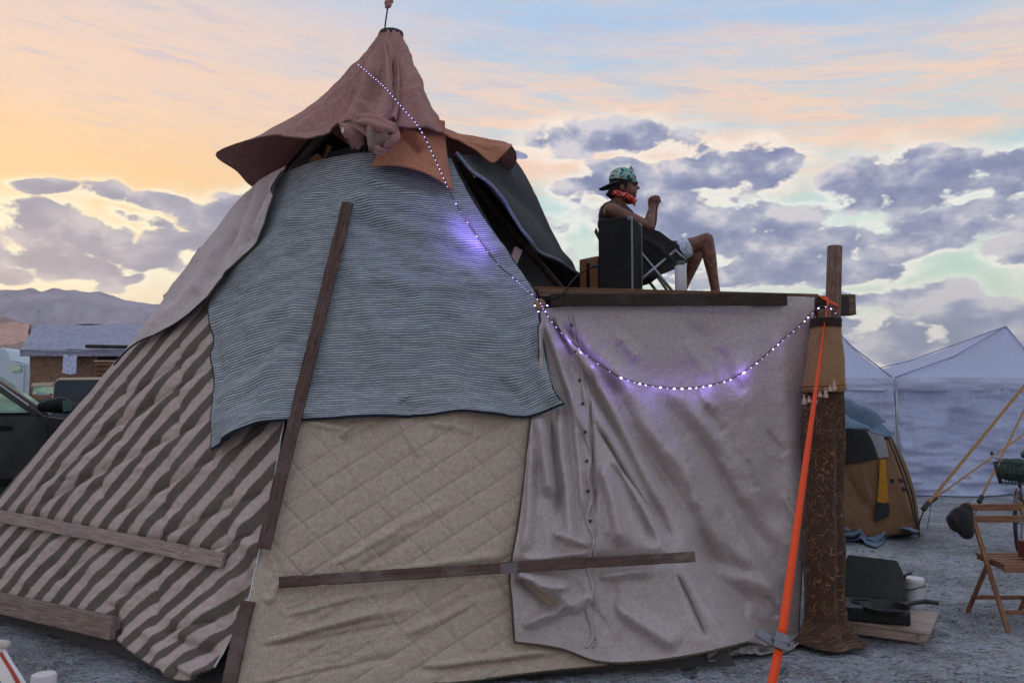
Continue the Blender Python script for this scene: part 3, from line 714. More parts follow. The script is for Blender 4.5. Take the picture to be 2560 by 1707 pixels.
# ------------------------------------------------------------------ brown cap blanket over the tip
M_felt = fabric('brown_felt', lin(158, 112, 106), lin(198, 150, 142), .75, 130, .25, transl=.22)
M_rust = fabric('rust_felt', lin(178, 110, 84), lin(214, 150, 118), .4, 130, .2, transl=.2)
def cap():
    s = lambda x, y, o: tuple(SP(x, y, o)[0])
    q = lambda x, y, Y: tuple(P(x, y, Y))
    # hem points round the tip (clockwise from the left corner), droop of the cloth between tip and hem
    ring = [(q(546, 380, 5.72), .30), (q(610, 355, 5.50), .22), (q(690, 338, 5.36), .14), (q(745, 350, 5.30), .1), (q(800, 338, 5.28), .06), (q(850, 308, 5.27), .0), (q(905, 310, 5.24), -.03), (q(1010, 318, 5.22), -.06), (q(1100, 331, 5.32), -.1),
            (q(1118, 337, 5.48), .3), (q(1200, 347, 5.72), 1.15), (q(1276, 364, 6.0), 1.3), (q(1286, 410, 6.25), 1.1), (q(1230, 440, 6.55), .6), (q(1050, 440, 6.9), .3), (q(860, 448, 6.9), .3), (q(720, 440, 6.6), .3), (q(641, 468, 6.25), .3), (q(590, 425, 6.0), .3), (q(549, 398, 5.82), .3)]
    pts = np.array([list(r[0])+[r[1]] for r in ring]); n = len(pts); N = 240; M = 70
    col = []
    for i in range(N):
        t = i/N*n; k = int(t); f = t-k
        a, b, c, d = (pts[(k+j-1) % n] for j in range(4))
        col.append(.5*(2*b+(c-a)*f+(2*a-5*b+4*c-d)*f*f+(3*b-a-3*c+d)*f**3))
    col = np.array(col); tipc = np.array(APEX)+np.array([.03, 0, .0])
    rel = col[:, :2]-tipc[:2]; ang = np.arctan2(rel[:, 1], rel[:, 0])
    tip = tipc+np.stack([np.cos(ang)*.075, np.sin(ang)*.07, np.zeros(N)], -1)
    tt = np.linspace(0, 1, M)[:, None, None]
    qq = 1+col[None, :, 3]; th = tt[..., 0]**qq; tv = 1-(1-tt[..., 0])**qq
    pos = np.concatenate([tip[None, :, :2]+(col[None, :, :2]-tip[None, :, :2])*th[..., None], (tip[None, :, 2]+(col[None, :, 2]-tip[None, :, 2])*tv)[..., None]], -1)
    # gathers running down from the tip + crumple
    A = np.arange(N)[None]/N*2*np.pi; T = tt[..., 0]
    px = 1280+(pos[..., 0]/pos[..., 1])*FPX; py = 1015-(pos[..., 2]-CAMH)/pos[..., 1]*FPX
    front = np.clip((5.9-pos[..., 1])/.2, 0, 1)
    h = .006*np.sin(A*23+4*fbm(A*2, T*2, 2))*np.exp(-T*3)+.045*fbm(A*5, T*3.0, 4)*np.sin(np.pi*T)**.6+.012*fbm(A*26, T*16, 3)*(1-.6*T)
    fo = [(978, 110, 976, 300, 8, -.06), (930, 120, 860, 300, 12, .03), (905, 170, 780, 330, 14, -.025), (1030, 190, 1060, 320, 12, .03), (1050, 180, 1095, 320, 9, -.025), (760, 300, 850, 300, 8, .02), (680, 330, 800, 300, 9, -.018), (900, 230, 945, 310, 18, .04), (935, 150, 905, 310, 16, -.03), (962, 230, 900, 330, 14, .035), (1005, 105, 1010, 230, 12, .02), (820, 300, 910, 270, 14, .018), (640, 342, 760, 332, 9, .03),
          (1110, 250, 1040, 340, 20, .016), (870, 190, 800, 330, 30, -.018), (990, 320, 1120, 336, 6, .03)]
    h = h+fold_field(px, py, fo)*front
    dirn = np.stack([np.cos(ang), np.sin(ang), np.full(N, .45)], -1); dirn /= np.linalg.norm(dirn, axis=1, keepdims=True)
    pos = pos+dirn[None]*h[..., None]
    idx = np.arange(M*N).reshape(M, N); nx = np.roll(idx, -1, 1)
    F = np.stack([idx[:-1], idx[1:], nx[1:], nx[:-1]], -1).reshape(-1, 4)
    me = bpy.data.meshes.new('cap'); me.from_pydata(pos.reshape(-1, 3).tolist(), [], F.tolist()); me.update()
    uvl = me.uv_layers.new(name='UVMap'); li = np.empty(len(me.loops), int); me.loops.foreach_get('vertex_index', li)
    uv = np.stack([pos[..., 0]+.6*pos[..., 1], pos[..., 2]], -1).reshape(-1, 2); uvl.data.foreach_set('uv', uv[li].ravel())
    o = link('cap_blanket', me, M_felt, None, True); tag(o, 'brown felt blanket draped like a hat over the tip of the tent', 'blanket')
    md = o.modifiers.new('thickness', 'SOLIDIFY'); md.thickness = .008; md.offset = 0
    binding(o, np.vstack([pos[-1], pos[-1][:1]]), .006, fabric('felt_edge', lin(104, 74, 64), lin(132, 98, 84), .2, 60, 0, obj_coord=True), 'hem')
    # rust coloured tongue hanging from the front hem
    def pt(px, py, u, v, g):
        p, n = surf(px, py, .05); r = np.clip((py-330)/160, 0, 1)
        p = p+n*(.14*(1-np.abs(2*u-1)**2)*r+.05*r+.14*(1-r)**2)[..., None]
        return p, n
    o2, e2 = cloth('front_tongue', ([(965, 316), (1030, 320), (1108, 332)], [(1108, 332), (1112, 380), (1120, 430), (1132, 487)], [(930, 428), (990, 440), (1060, 462), (1132, 487)], [(965, 316), (962, 350), (948, 390), (930, 428)]),
        50, 60, M_rust, o, .05, [(1000, 345, 1075, 395, 12, .05), (1010, 365, 1050, 410, 9, -.04), (985, 340, 950, 420, 12, .02)], ((.008, 60, 3),), point=pt, thick=.012)
    # folded flap at the right corner
    def pt2(px, py, u, v, g):
        Y = g[..., 2]; d = rays(px, py); p = ORI+d*(Y/d[..., 1])[..., None]; return p, np.tile(np.array([.2, -.97, .1]), p.shape[:2]+(1,))
    cloth('corner_flap', ([(1106, 330, 5.33), (1190, 343, 5.62), (1280, 362, 5.93)], [(1280, 362, 5.93), (1272, 372, 5.84), (1255, 388, 5.78)], [(1150, 352, 5.40), (1192, 378, 5.52), (1229, 408, 5.68), (1255, 388, 5.78)], [(1106, 330, 5.33), (1120, 340, 5.35), (1150, 352, 5.40)]),
          50, 30, M_rust, o, 0, [(1130, 342, 1230, 375, 4, .012), (1140, 345, 1240, 365, 3, -.01), (1180, 352, 1250, 372, 3, .012)], ((.01, 25, 3),), point=pt2, thick=.012)
    # bunched cloth at the middle of the hem: folded strips, pleats and a hanging tail
    def strip(name, path, widths, curl, mat, seed, amp=.010, twist=0.):
        nL, nW = 46, 26; pp = poly_resample([list(P(*p)) for p in path], nL); ww = np.interp(np.linspace(0, 1, nL), np.linspace(0, 1, len(widths)), widths); cc_ = np.interp(np.linspace(0, 1, nL), np.linspace(0, 1, len(curl)), curl)
        V = []; UVs = []
        for i in range(nL):
            d = pp[min(i+1, nL-1)]-pp[max(i-1, 0)]; d /= np.linalg.norm(d); s_ = np.cross(d, [0, -1, .15]); s_ /= np.linalg.norm(s_); f_ = np.cross(s_, d); f_ = f_ if f_[1] < 0 else -f_
            ta = twist*i/nL; s2 = s_*math.cos(ta)+f_*math.sin(ta); f2 = f_*math.cos(ta)-s_*math.sin(ta)
            for j in range(nW):
                q = j/(nW-1)*2-1; a = q*cc_[i]; r = ww[i]/2/max(abs(cc_[i]), .05)
                V.append(pp[i]+s2*r*math.sin(a)+f2*(r*(math.cos(a)-1)*np.sign(cc_[i])+amp*math.sin(q*5+seed+i*.05)+amp*.9*float(fbm(np.array(q*2.5+seed), np.array(i*.11), 3)))); UVs.append((q*ww[i], i*.012))
        F = [(i*nW+j, i*nW+j+1, (i+1)*nW+j+1, (i+1)*nW+j) for i in range(nL-1) for j in range(nW-1)]
        me = mesh_of(name, V, F); ul = me.uv_layers.new(name='UVMap')
        for l in me.loops: ul.data[l.index].uv = UVs[l.vertex_index]
        q = link(name, me, mat, o, True); md = q.modifiers.new('t', 'SOLIDIFY'); md.thickness = .008; return q
    M_in = fabric('felt_lining', lin(122, 98, 94), lin(156, 130, 124), .5, 130, .2)
    strip('pleat', [(960, 98, 5.58), (966, 150, 5.43), (968, 210, 5.28), (958, 262, 5.16), (938, 300, 5.08)], [.05, .07, .08, .13, .17], [1.2, 1.5, 1.6, 1.4, 1.0], M_felt, 1.)
    strip('pleat', [(987, 112, 5.58), (993, 180, 5.41), (988, 250, 5.26), (975, 292, 5.14)], [.03, .05, .06, .09], [1.0, 1.2, 1.2, .8], M_felt, 2.)
    strip('folded_band', [(890, 294, 5.17), (915, 290, 5.06), (950, 302, 5.00), (982, 314, 5.00), (994, 332, 5.06)], [0.081, 0.135, 0.149, 0.162, 0.108], [1.3, 1.5, 1.6, 1.6, 1.2], M_felt, 3., .008, .5)
    strip('hanging_tail', [(942, 308, 5.07), (942, 330, 5.04), (947, 352, 5.04), (952, 366, 5.06), (957, 384, 5.09)], [.06, .13, .17, .16, .13], [-.3, -.8, -.8, .5, .8], M_in, 4., .010)
    strip('tail_edge', [(982, 318, 5.06), (985, 338, 5.02), (972, 352, 5.02), (966, 368, 5.04), (968, 382, 5.08)], [0.095, 0.121, 0.095, 0.081, 0.081], [1.4, 1.7, 1.6, 1.3, 1.], M_felt, 5., .006)
    strip('tail_edge', [(926, 362, 5.04), (945, 372, 5.02), (966, 380, 5.04)], [0.068, 0.081, 0.068], [1.2, 1.2, 1.2], M_felt, 7., .006)
    strip('gathered_fold', [(852, 304, 5.26), (868, 318, 5.2), (884, 340, 5.2), (896, 372, 5.28)], [0.068, 0.135, 0.149, 0.095], [1., 1.3, 1.3, 1.], M_felt, 6., .012)
    strip('gathered_fold', [(880, 300, 5.22), (905, 310, 5.16), (925, 322, 5.14)], [0.081, 0.121, 0.135], [1.2, 1.3, 1.2], M_felt, 8., .01)
    t_ = P(857, 326, 5.2); box('care_tag', t_, (.018, .003, .034), M_bind_pale, o, None, .0005)
cap()
# ------------------------------------------------------------------ viewing platform beside the tent
M_deck = wood('deck_wood', lin(86, 58, 42), lin(122, 88, 64), dusty=.2)
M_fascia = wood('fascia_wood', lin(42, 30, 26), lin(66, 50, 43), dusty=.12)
M_log = wood('round_post', lin(84, 58, 46), lin(128, 96, 78), axis=(14., 14., 1.))
DL = P(1330, 716, 5.32); ZD = DL.z
_r = rays(2062, 735); DR = Vector(ORI+_r*((ZD-CAMH)/_r[2]))
DX = (DR-DL).normalized(); DY = Vector((-DX.y, DX.x, 0)); UP = Vector((0, 0, 1))
def D(px, py, back=0.):
    """point on the upright plane of the platform front, set back by that many metres"""
    r = Vector(rays(px, py)); o = Vector(ORI); q = DL+DY*back
    return o+r*((q-o).dot(DY)/r.dot(DY))
platform = thing('platform', 'wooden viewing platform with plank deck beside the tent', 'platform', (DL.x+1, DL.y+1.2, 0))
def build_platform():
    L = (DR-DL).length
    for i in range(13):                                             # deck planks along the front edge
        w = .19; x0 = -.0 + (0 if i == 0 else .12*min(i, 6)); x1 = L+random.uniform(-.05, .0)
        a = DL+DX*x0+DY*(w/2+i*(w+.006)); b = DL+DX*x1+DY*(w/2+i*(w+.006))
        if i < 4: a = DL+DX*max(x0, .1*i)+DY*(w/2+i*(w+.006))
        board('plank', a-UP*.016+UP*random.uniform(-.002, .002), b-UP*.016, UP, w, .032, M_deck, platform)
    # loose board lying along the front edge, and the beams below
    board('edge_board', D(1345, 722, -.022)-UP*.028, D(1985, 738, -.022)-UP*.028, -DY, .05, .03, M_deck, platform)
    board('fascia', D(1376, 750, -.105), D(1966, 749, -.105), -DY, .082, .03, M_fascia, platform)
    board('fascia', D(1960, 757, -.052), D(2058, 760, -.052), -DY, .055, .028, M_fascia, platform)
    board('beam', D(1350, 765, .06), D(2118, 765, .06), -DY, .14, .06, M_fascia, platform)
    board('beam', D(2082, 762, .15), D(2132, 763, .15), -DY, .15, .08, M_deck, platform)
    for k in range(4):
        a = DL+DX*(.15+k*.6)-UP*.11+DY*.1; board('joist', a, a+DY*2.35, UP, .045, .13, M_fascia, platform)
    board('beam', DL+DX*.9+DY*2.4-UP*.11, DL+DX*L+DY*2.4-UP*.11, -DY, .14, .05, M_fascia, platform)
    # round posts: the near one stands up through the deck corner
    top = P(2087, 616, 5.74); bot = P(2052, 1545, 5.5); bot.z = 0
    tube('post', [bot, bot.lerp(top, .5)+Vector((.008, 0, 0)), top-Vector((0, 0, .004)), top], [.056, .055, .052, .048], M_log, platform, 20)
    for (x, y) in ((L-.05, 2.36), (1.0, 2.36)):
        p = DL+DX*x+DY*y; tube('post', [Vector((p.x, p.y, 0)), p-UP*.04], [.05, .045], M_log, platform, 14)
    # sawn end of the pole under the front corner and the second pole beside the tall post
    e0 = D(1350, 760, -.10); tube('pole_end', [e0, e0+DY*.6+UP*.02], [.038, .04], wood('sawn_end', lin(150, 112, 70), lin(182, 142, 98)), platform, 18)
    e1 = D(2058, 778, -.06); tube('short_post', [Vector((e1.x, e1.y, .02)), e1-UP*.01, e1+UP*.012], [.05, .052, .042], M_log, platform, 18)
build_platform()
# ------------------------------------------------------------------ buttoned sheet under the deck
def sheet():
    dY = lambda px, py, b=0.: D(px, py, b).y
    tp = [(1348, 775), (1385, 768), (1500, 760), (1750, 750), (1960, 742), (2036, 745)]
    rt = [(2036, 745), (2030, 900), (2016, 1150), (2006, 1400), (1996, 1588)]
    bt = [(1286, 1604), (1400, 1620), (1500, 1654), (1620, 1652), (1740, 1634), (1860, 1606), (1996, 1588)]
    lf = [(1348, 775), (1352, 860), (1350, 960), (1325, 1060), (1312, 1180), (1290, 1340), (1275, 1430), (1281, 1510), (1286, 1604)]
    def pt(px, py, u, v, g):
        d = rays(px, py); q = np.array(DL)-np.array(DY)*.06; n = np.array(DY)
        t1 = ((q-ORI)@n)/(d@n)                                      # hanging plane under the deck edge
        tg = np.where(d[..., 2] < -.01, (0.02-CAMH)/d[..., 2], 99.)  # ground
        off_ = .02+.055*np.clip((py-1010)/70, 0, 1); ps, nn = surf(px, py, 0.); ps = ps+nn*off_[..., None]; t2 = (ps[..., 1])/d[..., 1]
        low = np.clip((py-1250)/380, 0, 1)**2                          # the hem is pulled forward to where it meets the dust
        tt = t1*(1-low)+np.minimum(tg, t1)*low
        k = 14.; t = -np.log(np.exp(-k*tt)+np.exp(-k*t2))/k            # rests on the tent where the tent stands further out
        t = np.minimum(t, tg)
        p = ORI+d*t[..., None]; nrm = np.tile(np.array([-.18, -.97, .12]), p.shape[:2]+(1,)); return p, nrm
    f = [(1362, 790, 1470, 1100, 9, .035), (1375, 790, 1440, 900, 7, -.03), (1385, 800, 1500, 960, 8, .03), (1400, 800, 1560, 1000, 12, -.03), (1420, 830, 1760, 1430, 24, .05), (1440, 880, 1720, 1440, 14, -.035), (1500, 860, 1850, 1420, 30, .03),
         (1540, 840, 1600, 900, 12, .02), (1480, 1060, 1690, 1380, 14, -.05, 's'), (1560, 1010, 1900, 1480, 26, .025), (1640, 960, 1950, 1380, 34, -.02), (1700, 980, 1980, 1400, 22, .018), (1350, 1030, 1380, 1250, 14, .04), (1370, 1030, 1400, 1300, 10, -.03),
         (1330, 1100, 1320, 1400, 12, .025), (1400, 1000, 1430, 1400, 12, .025), (1510, 1150, 1560, 1370, 16, .04), (1530, 1150, 1640, 1370, 12, -.03), (1290, 1440, 1400, 1530, 12, -.04), (1285, 1430, 1440, 1470, 12, .05), (1340, 1450, 1460, 1520, 14, .03),
         (1300, 1560, 1500, 1480, 14, .03), (1490, 1440, 1640, 1420, 12, .03), (1480, 1380, 1300, 1400, 10, .02), (1690, 1430, 1770, 1600, 5, -.025, 'c'), (1720, 1420, 1960, 1470, 22, .02), (1520, 1500, 1700, 1620, 20, .025), (1800, 1240, 1960, 1560, 24, .02), (1380, 1330, 1480, 1360, 10, .025),
         (1950, 800, 1990, 1500, 30, .015), (1600, 770, 1900, 775, 6, .012), (1430, 960, 1465, 1300, 8, .02), (1470, 960, 1490, 1300, 6, -.02), (1350, 800, 1360, 960, 7, .04), (1680, 1090, 1800, 1300, 30, .02), (1760, 800, 1700, 1000, 40, -.012), (1850, 860, 1900, 1300, 40, .014)]
    for i in range(30):
        x = random.uniform(1320, 1960); y = random.uniform(820, 1560); L = random.uniform(60, 200); a = random.uniform(.9, 1.4)
        f.append((x, y, x+L*math.cos(a), y+L*math.sin(a), random.uniform(7, 18), random.choice((-1, 1))*random.uniform(.004, .012)))
    m = fabric('taupe_sheet', lin(148, 131, 128), lin(188, 171, 168), .85, 130, .15, rough=.42, sheen=.35)
    m.node_tree.nodes['Principled BSDF'].inputs['Specular IOR Level'].default_value = .9
    f.append((1180, 1425, 1738, 1392, 20, -.015))
    f = [(*q[:5], q[5]*2.6, *q[6:]) for q in f]
    o, e = cloth('buttoned_sheet', (tp, rt, bt, lf), 260, 280, m, None, 0, f, ((.03, 190, 4), (.007, 40, 3)), point=pt, thick=.008)
    tag(o, 'taupe buttoned bed sheet hanging from the platform edge', 'sheet')
    binding(o, e['left'], .008, M_bind_brown, 'hem'); binding(o, e['right'], .006, M_bind_brown, 'hem'); binding(o, e['bottom'], .008, M_bind_brown, 'hem')
    # button placket: two overlapping strips with dark buttons, lying on the sheet
    me = o.data; co = np.empty(len(me.vertices)*3); me.vertices.foreach_get('co', co); co = co.reshape(-1, 3)
    qx = 1280+co[:, 0]/co[:, 1]*FPX
    yy = (co[:, 2]-CAMH)/co[:, 1]; qy = 853.5-FPX*(yy*math.cos(PITCH)-math.sin(PITCH))/(math.cos(PITCH)+yy*math.sin(PITCH))
    qx = 1280+co[:, 0]/(co[:, 1]*math.cos(PITCH)+(co[:, 2]-CAMH)*math.sin(PITCH))*FPX
    def on(x, y, off):
        dd = (qx-x)**2+(qy-y)**2; k = np.argsort(dd)[:6]; w = 1/(dd[k]+1); p = (co[k]*w[:, None]).sum(0)/w.sum()
        return Vector(P(x, y, p[1]-off))
    line = [(1424, 790), (1432, 815), (1446, 890), (1458, 960), (1464, 1020), (1468, 1090), (1472, 1170), (1475, 1230), (1472, 1290), (1480, 1350), (1472, 1420), (1478, 1480), (1470, 1540), (1482, 1600), (1470, 1618)]
    pl = poly_resample(line, 90)
    for dx, w, name, off in ((0, .026, 'button_placket', .012), (9, .02, 'placket_edge', .009)):
        V = []; 
        for i, (x, y) in enumerate(pl):
            wob = 5*math.sin(i*.55+dx)*min(1, i/50); c = on(x+dx+wob, y, off); V += [c+Vector((-w/2, .003, 0)), c+Vector((0, -.006, 0)), c+Vector((w/2, .003, 0))]
        F = [(3*i+k, 3*i+3+k, 3*i+4+k, 3*i+1+k) for i in range(89) for k in (0, 1)]
        me2 = mesh_of(name, V, F); ul = me2.uv_layers.new(name='UVMap')
        for l in me2.loops: ul.data[l.index].uv = (V[l.vertex_index].x, V[l.vertex_index].z)
        q = link(name, me2, m, o, True); md = q.modifiers.new('thickness', 'SOLIDIFY'); md.thickness = .004
    M_btn = plain('dark_button', lin(36, 30, 32), .4)
    for (x, y) in ((1429, 813), (1438, 880), (1449, 951), (1457, 1009), (1463, 1079), (1467, 1152), (1470, 1227), (1476, 1302)):
        c = on(x, y, .024); lathe('button', c, [(.011, 0), (.011, .004), (.008, .006), (.0, .005)], M_btn, o, 14, (-.1, -1, .1))
    return on
sheet_on = sheet()
# ------------------------------------------------------------------ patterned curtain and valance round the corner post
def curtain():
    def ex(t, uv, c, a, b_):
        w1 = t.noise(uv, 9., 2., .5, 0., True)
        u2 = t.vm('ADD', uv, t.vm('MULTIPLY', t.vm('SUBTRACT', w1, (.5, .5, .5)), (.16, .16, 0.)))
        v = t.new('ShaderNodeTexVoronoi'); v.inputs['Scale'].default_value = 6.; t.put(v.inputs['Vector'], u2)
        rings = t.m('SINE', t.m('MULTIPLY', v.outputs['Distance'], 44.))
        k = t.m('MULTIPLY', t.mr(rings, .55, .85), t.mr(t.noise(uv, 14., 3., .6), .46, .54))
        v2 = t.new('ShaderNodeTexVoronoi'); v2.inputs['Scale'].default_value = 30.; t.put(v2.inputs['Vector'], uv)
        k2 = t.m('MULTIPLY', t.mr(v2.outputs['Distance'], .25, .15), t.mr(t.noise(uv, 9., 2.), .55, .62))
        c = t.mix(t.m('MULTIPLY', k, .42), c, lin(176, 128, 84)); return t.mix(t.m('MULTIPLY', k2, .45), c, lin(176, 126, 80))
    m1 = fabric('brocade', lin(54, 34, 24), lin(76, 50, 36), .4, 160, .15, extra=ex, sheen=.15)
    m2 = fabric('burlap_valance', lin(132, 98, 68), lin(160, 122, 88), .45, 130, .2)
    def drape(name, rows, mat, parent, nf, depth, seed, thick=.006):
        rr = poly_resample(rows, 90); n = 150; V = []; uv = []
        for i, (x0, x1, y, Y) in enumerate(np.array([(a, b, c, d) for a, b, c, d in rr])):
            pass
        return None
    def column(name, rows, mat, parent, nf, amp, squash, seed, ground=False):
        # rows: (left px, right px, py, depth of the axis)
        R_ = np.array(rows, float); s = np.linspace(0, len(R_)-1, 110); k = np.arange(len(R_)); rr = np.stack([np.interp(s, k, R_[:, j]) for j in range(4)], -1)
        n = 160; V = []; uvs = []
        for i, (x0, x1, y, Y) in enumerate(rr):
            a, b = P(x0, y, Y), P(x1, y, Y); c = (a+b)/2; r = (b-a).length/2; f = i/109
            for j in range(n+1):
                t = j/n*2*math.pi; t2 = t+.35*math.sin(2*t+seed)
                w = 1+amp*math.sin(nf*t2+seed+f*.8+.6*math.sin(f*7+seed))*(.55+.45*math.sin(f*3+t))+amp*.6*float(fbm(np.array(t*1.5), np.array(f*6+seed), 3))
                p = c+Vector((math.cos(t)*r*w, math.sin(t)*r*squash*w, 0)); p.z = max(p.z, .012+.01*math.sin(t*5))
                V.append(p); uvs.append((t*r*1.25, p.z))
        F = [(i*(n+1)+j, i*(n+1)+j+1, (i+1)*(n+1)+j+1, (i+1)*(n+1)+j) for i in range(109) for j in range(n)]
        me = mesh_of(name, V, F); ul = me.uv_layers.new(name='UVMap')
        for l in me.loops: ul.data[l.index].uv = uvs[l.vertex_index]
        o = link(name, me, mat, parent, True); md = o.modifiers.new('thickness', 'SOLIDIFY'); md.thickness = .006; md.offset = 1
        return o, V, n
    o, V, n = column('patterned_curtain', [(2022, 2096, 900, 5.5), (2014, 2104, 990, 5.5), (2006, 2106, 1100, 5.49), (2012, 2102, 1250, 5.47), (2010, 2106, 1380, 5.44), (2012, 2104, 1480, 5.42), (2010, 2112, 1550, 5.40), (2000, 2135, 1590, 5.36), (1990, 2158, 1606, 5.34)], m1, None, 7, .13, .75, 1.)
    tag(o, 'brown curtain with gold scrolls wrapped round the corner post', 'curtain')
    val = thing('tasselled_valance', 'burlap valance with pale tassels tied round the top of the patterned curtain', 'valance', P(2060, 990, 5.5))
    a, V2, n2 = column('valance_cloth', [(2030, 2098, 800, 5.49), (2028, 2100, 822, 5.49), (2022, 2102, 850, 5.49), (2018, 2110, 900, 5.49), (2010, 2111, 950, 5.49), (2008, 2110, 980, 5.49)], m2, val, 5, .07, .8, 3.)
    b, V3, n3 = column('dark_band', [(2026, 2102, 796, 5.49), (2025, 2103, 806, 5.49), (2025, 2103, 818, 5.49)], fabric('dark_band', lin(40, 30, 26), lin(56, 44, 38), .2, 80, 0), val, 5, .04, .82, 3.)
    for dz in (.012, .038):                                       # braid rows above the fringe, lifted at the right
        ringp = [p+Vector((0, 0, dz+.10*(max(0, (p.x-val.location.x)))+.004)) for p in V2[-(n2+1):]]
        c = sum(ringp, Vector())/len(ringp); ringp = [c+(p-c)*1.03 for p in ringp]
        binding(val, ringp, .006, fabric('braid', lin(120, 84, 56), lin(150, 110, 78), .2, 60, 0, obj_coord=True), 'braid')
    M_tas = fabric('tassel_thread', lin(160, 132, 116), lin(188, 160, 142), .2, 60, 0, obj_coord=True)
    for (x, y, h) in ((2010, 985, 26), (2037, 985, 24), (2064, 968, 26), (2085, 948, 28), (2112, 950, 16), (2022, 990, 16), (2050, 978, 14), (2075, 962, 16)):
        p = P(x, y, 5.28 if x < 2105 else 5.42); k = h/FPX*5.3
        lathe('tassel', p, [(.002, 0), (.006, -.1*k), (.007, -.18*k), (.004, -.24*k), (.010, -.4*k), (.016, -.95*k), (.012, -k)], M_tas, val, 10)
curtain()
# ------------------------------------------------------------------ orange ratchet strap
def strap():
    st = thing('ratchet_strap', 'bright orange webbing strap with steel ratchet running from the post to the ground', 'strap', G(1905, 1830))
    m, t, b = newmat('orange_webbing'); uv = uvn(t); sx, sy, _ = t.sep(uv)
    n_ = t.noise(uv, 300., 2.); wv = t.m('SINE', t.m('MULTIPLY', sx, 900.)); t.put(b.inputs['Base Color'], t.mix(t.mr(wv, .2, .9, 0., .35), t.mix(t.mr(n_, .3, .7), (1., .095, .008, 1), (.9, .06, .004, 1)), (.5, .03, .004, 1)))
    b.inputs['Roughness'].default_value = .7; bump(t, b, t.m('SINE', t.m('MULTIPLY', sy, 900.)), .2, .002)
    b.inputs['Emission Color'].default_value = (1, .05, .003, 1); b.inputs['Emission Strength'].default_value = .0
    def ribbon(pts, widths, twist, name):
        V = []; k = len(pts); uv_ = []; L = 0
        for i, p in enumerate(pts):
            d = (pts[min(i+1, k-1)]-pts[max(i-1, 0)]).normalized(); s = d.cross(Vector((0, -1, .2))).normalized(); u = s.cross(d)
            a = twist[i]; w = s*math.cos(a)+u*math.sin(a)
            if i: L += (p-pts[i-1]).length
            V += [p-w*widths/2, p+w*widths/2]; uv_ += [(0, L), (widths, L)]
        me = mesh_of(name, V, [(2*i, 2*i+1, 2*i+3, 2*i+2) for i in range(k-1)]); ul = me.uv_layers.new(name='UVMap')
        for l in me.loops: ul.data[l.index].uv = uv_[l.vertex_index]
        o = link(name, me, m, st, True); md = o.modifiers.new('thickness', 'SOLIDIFY'); md.thickness = .003
    a = P(2068, 776, 5.50); bk = P(1955, 1585, 4.2); end = G(1905, 1830)
    n = 50; pts = [a.lerp(bk, i/n) for i in range(n+1)]; tw = [1.12*(1-i/n)**1.3 for i in range(n+1)]
    ribbon(pts, .046, tw, 'webbing')
    pts = [(bk+(end-bk)*(.08+.92*i/20)) for i in range(21)]; ribbon(pts, .046, [0]*21, 'webbing')
    # loop round the post
    c = P(2072, 752, 5.66); ring = [c+Vector((math.cos(t_)*.057, math.sin(t_)*.057, .02*math.sin(t_*1)-.03*math.cos(t_))) for t_ in np.linspace(-math.pi*.9, math.pi*1.1, 40)]
    ribbon(ring, .018, [.2]*40, 'post_loop')
    ribbon([P(2066, 742, 5.58), P(2070, 756, 5.55), P(2069, 778, 5.50)], .035, [.5, .9, 1.1], 'webbing')
    M_st = plain('ratchet_steel', lin(120, 118, 124), .45, .6, .4, 60)
    d = (bk-a).normalized(); s = d.cross(Vector((0, -1, .2))).normalized(); u = s.cross(d).normalized(); cc = P(1952, 1602, 4.17)
    rt = box('ratchet_body', cc, (.068, .018, .085), M_st, st, (s, u, -d), .004)
    box('ratchet_handle', cc+s*.075+d*.004-u*.012, (.10, .014, .05), M_st, st, ((s*.95-d*.2).normalized(), u, ((-d)*.95-s*.2).normalized()), .005)
    tube('ratchet_spindle', [cc-s*.045, cc+s*.045], .012, M_st, st, 10)
    tube('ground_stake', [end+Vector((0, 0, -.1)), end+Vector((0, 0, .12))], .012, M_st, st, 8)
strap()
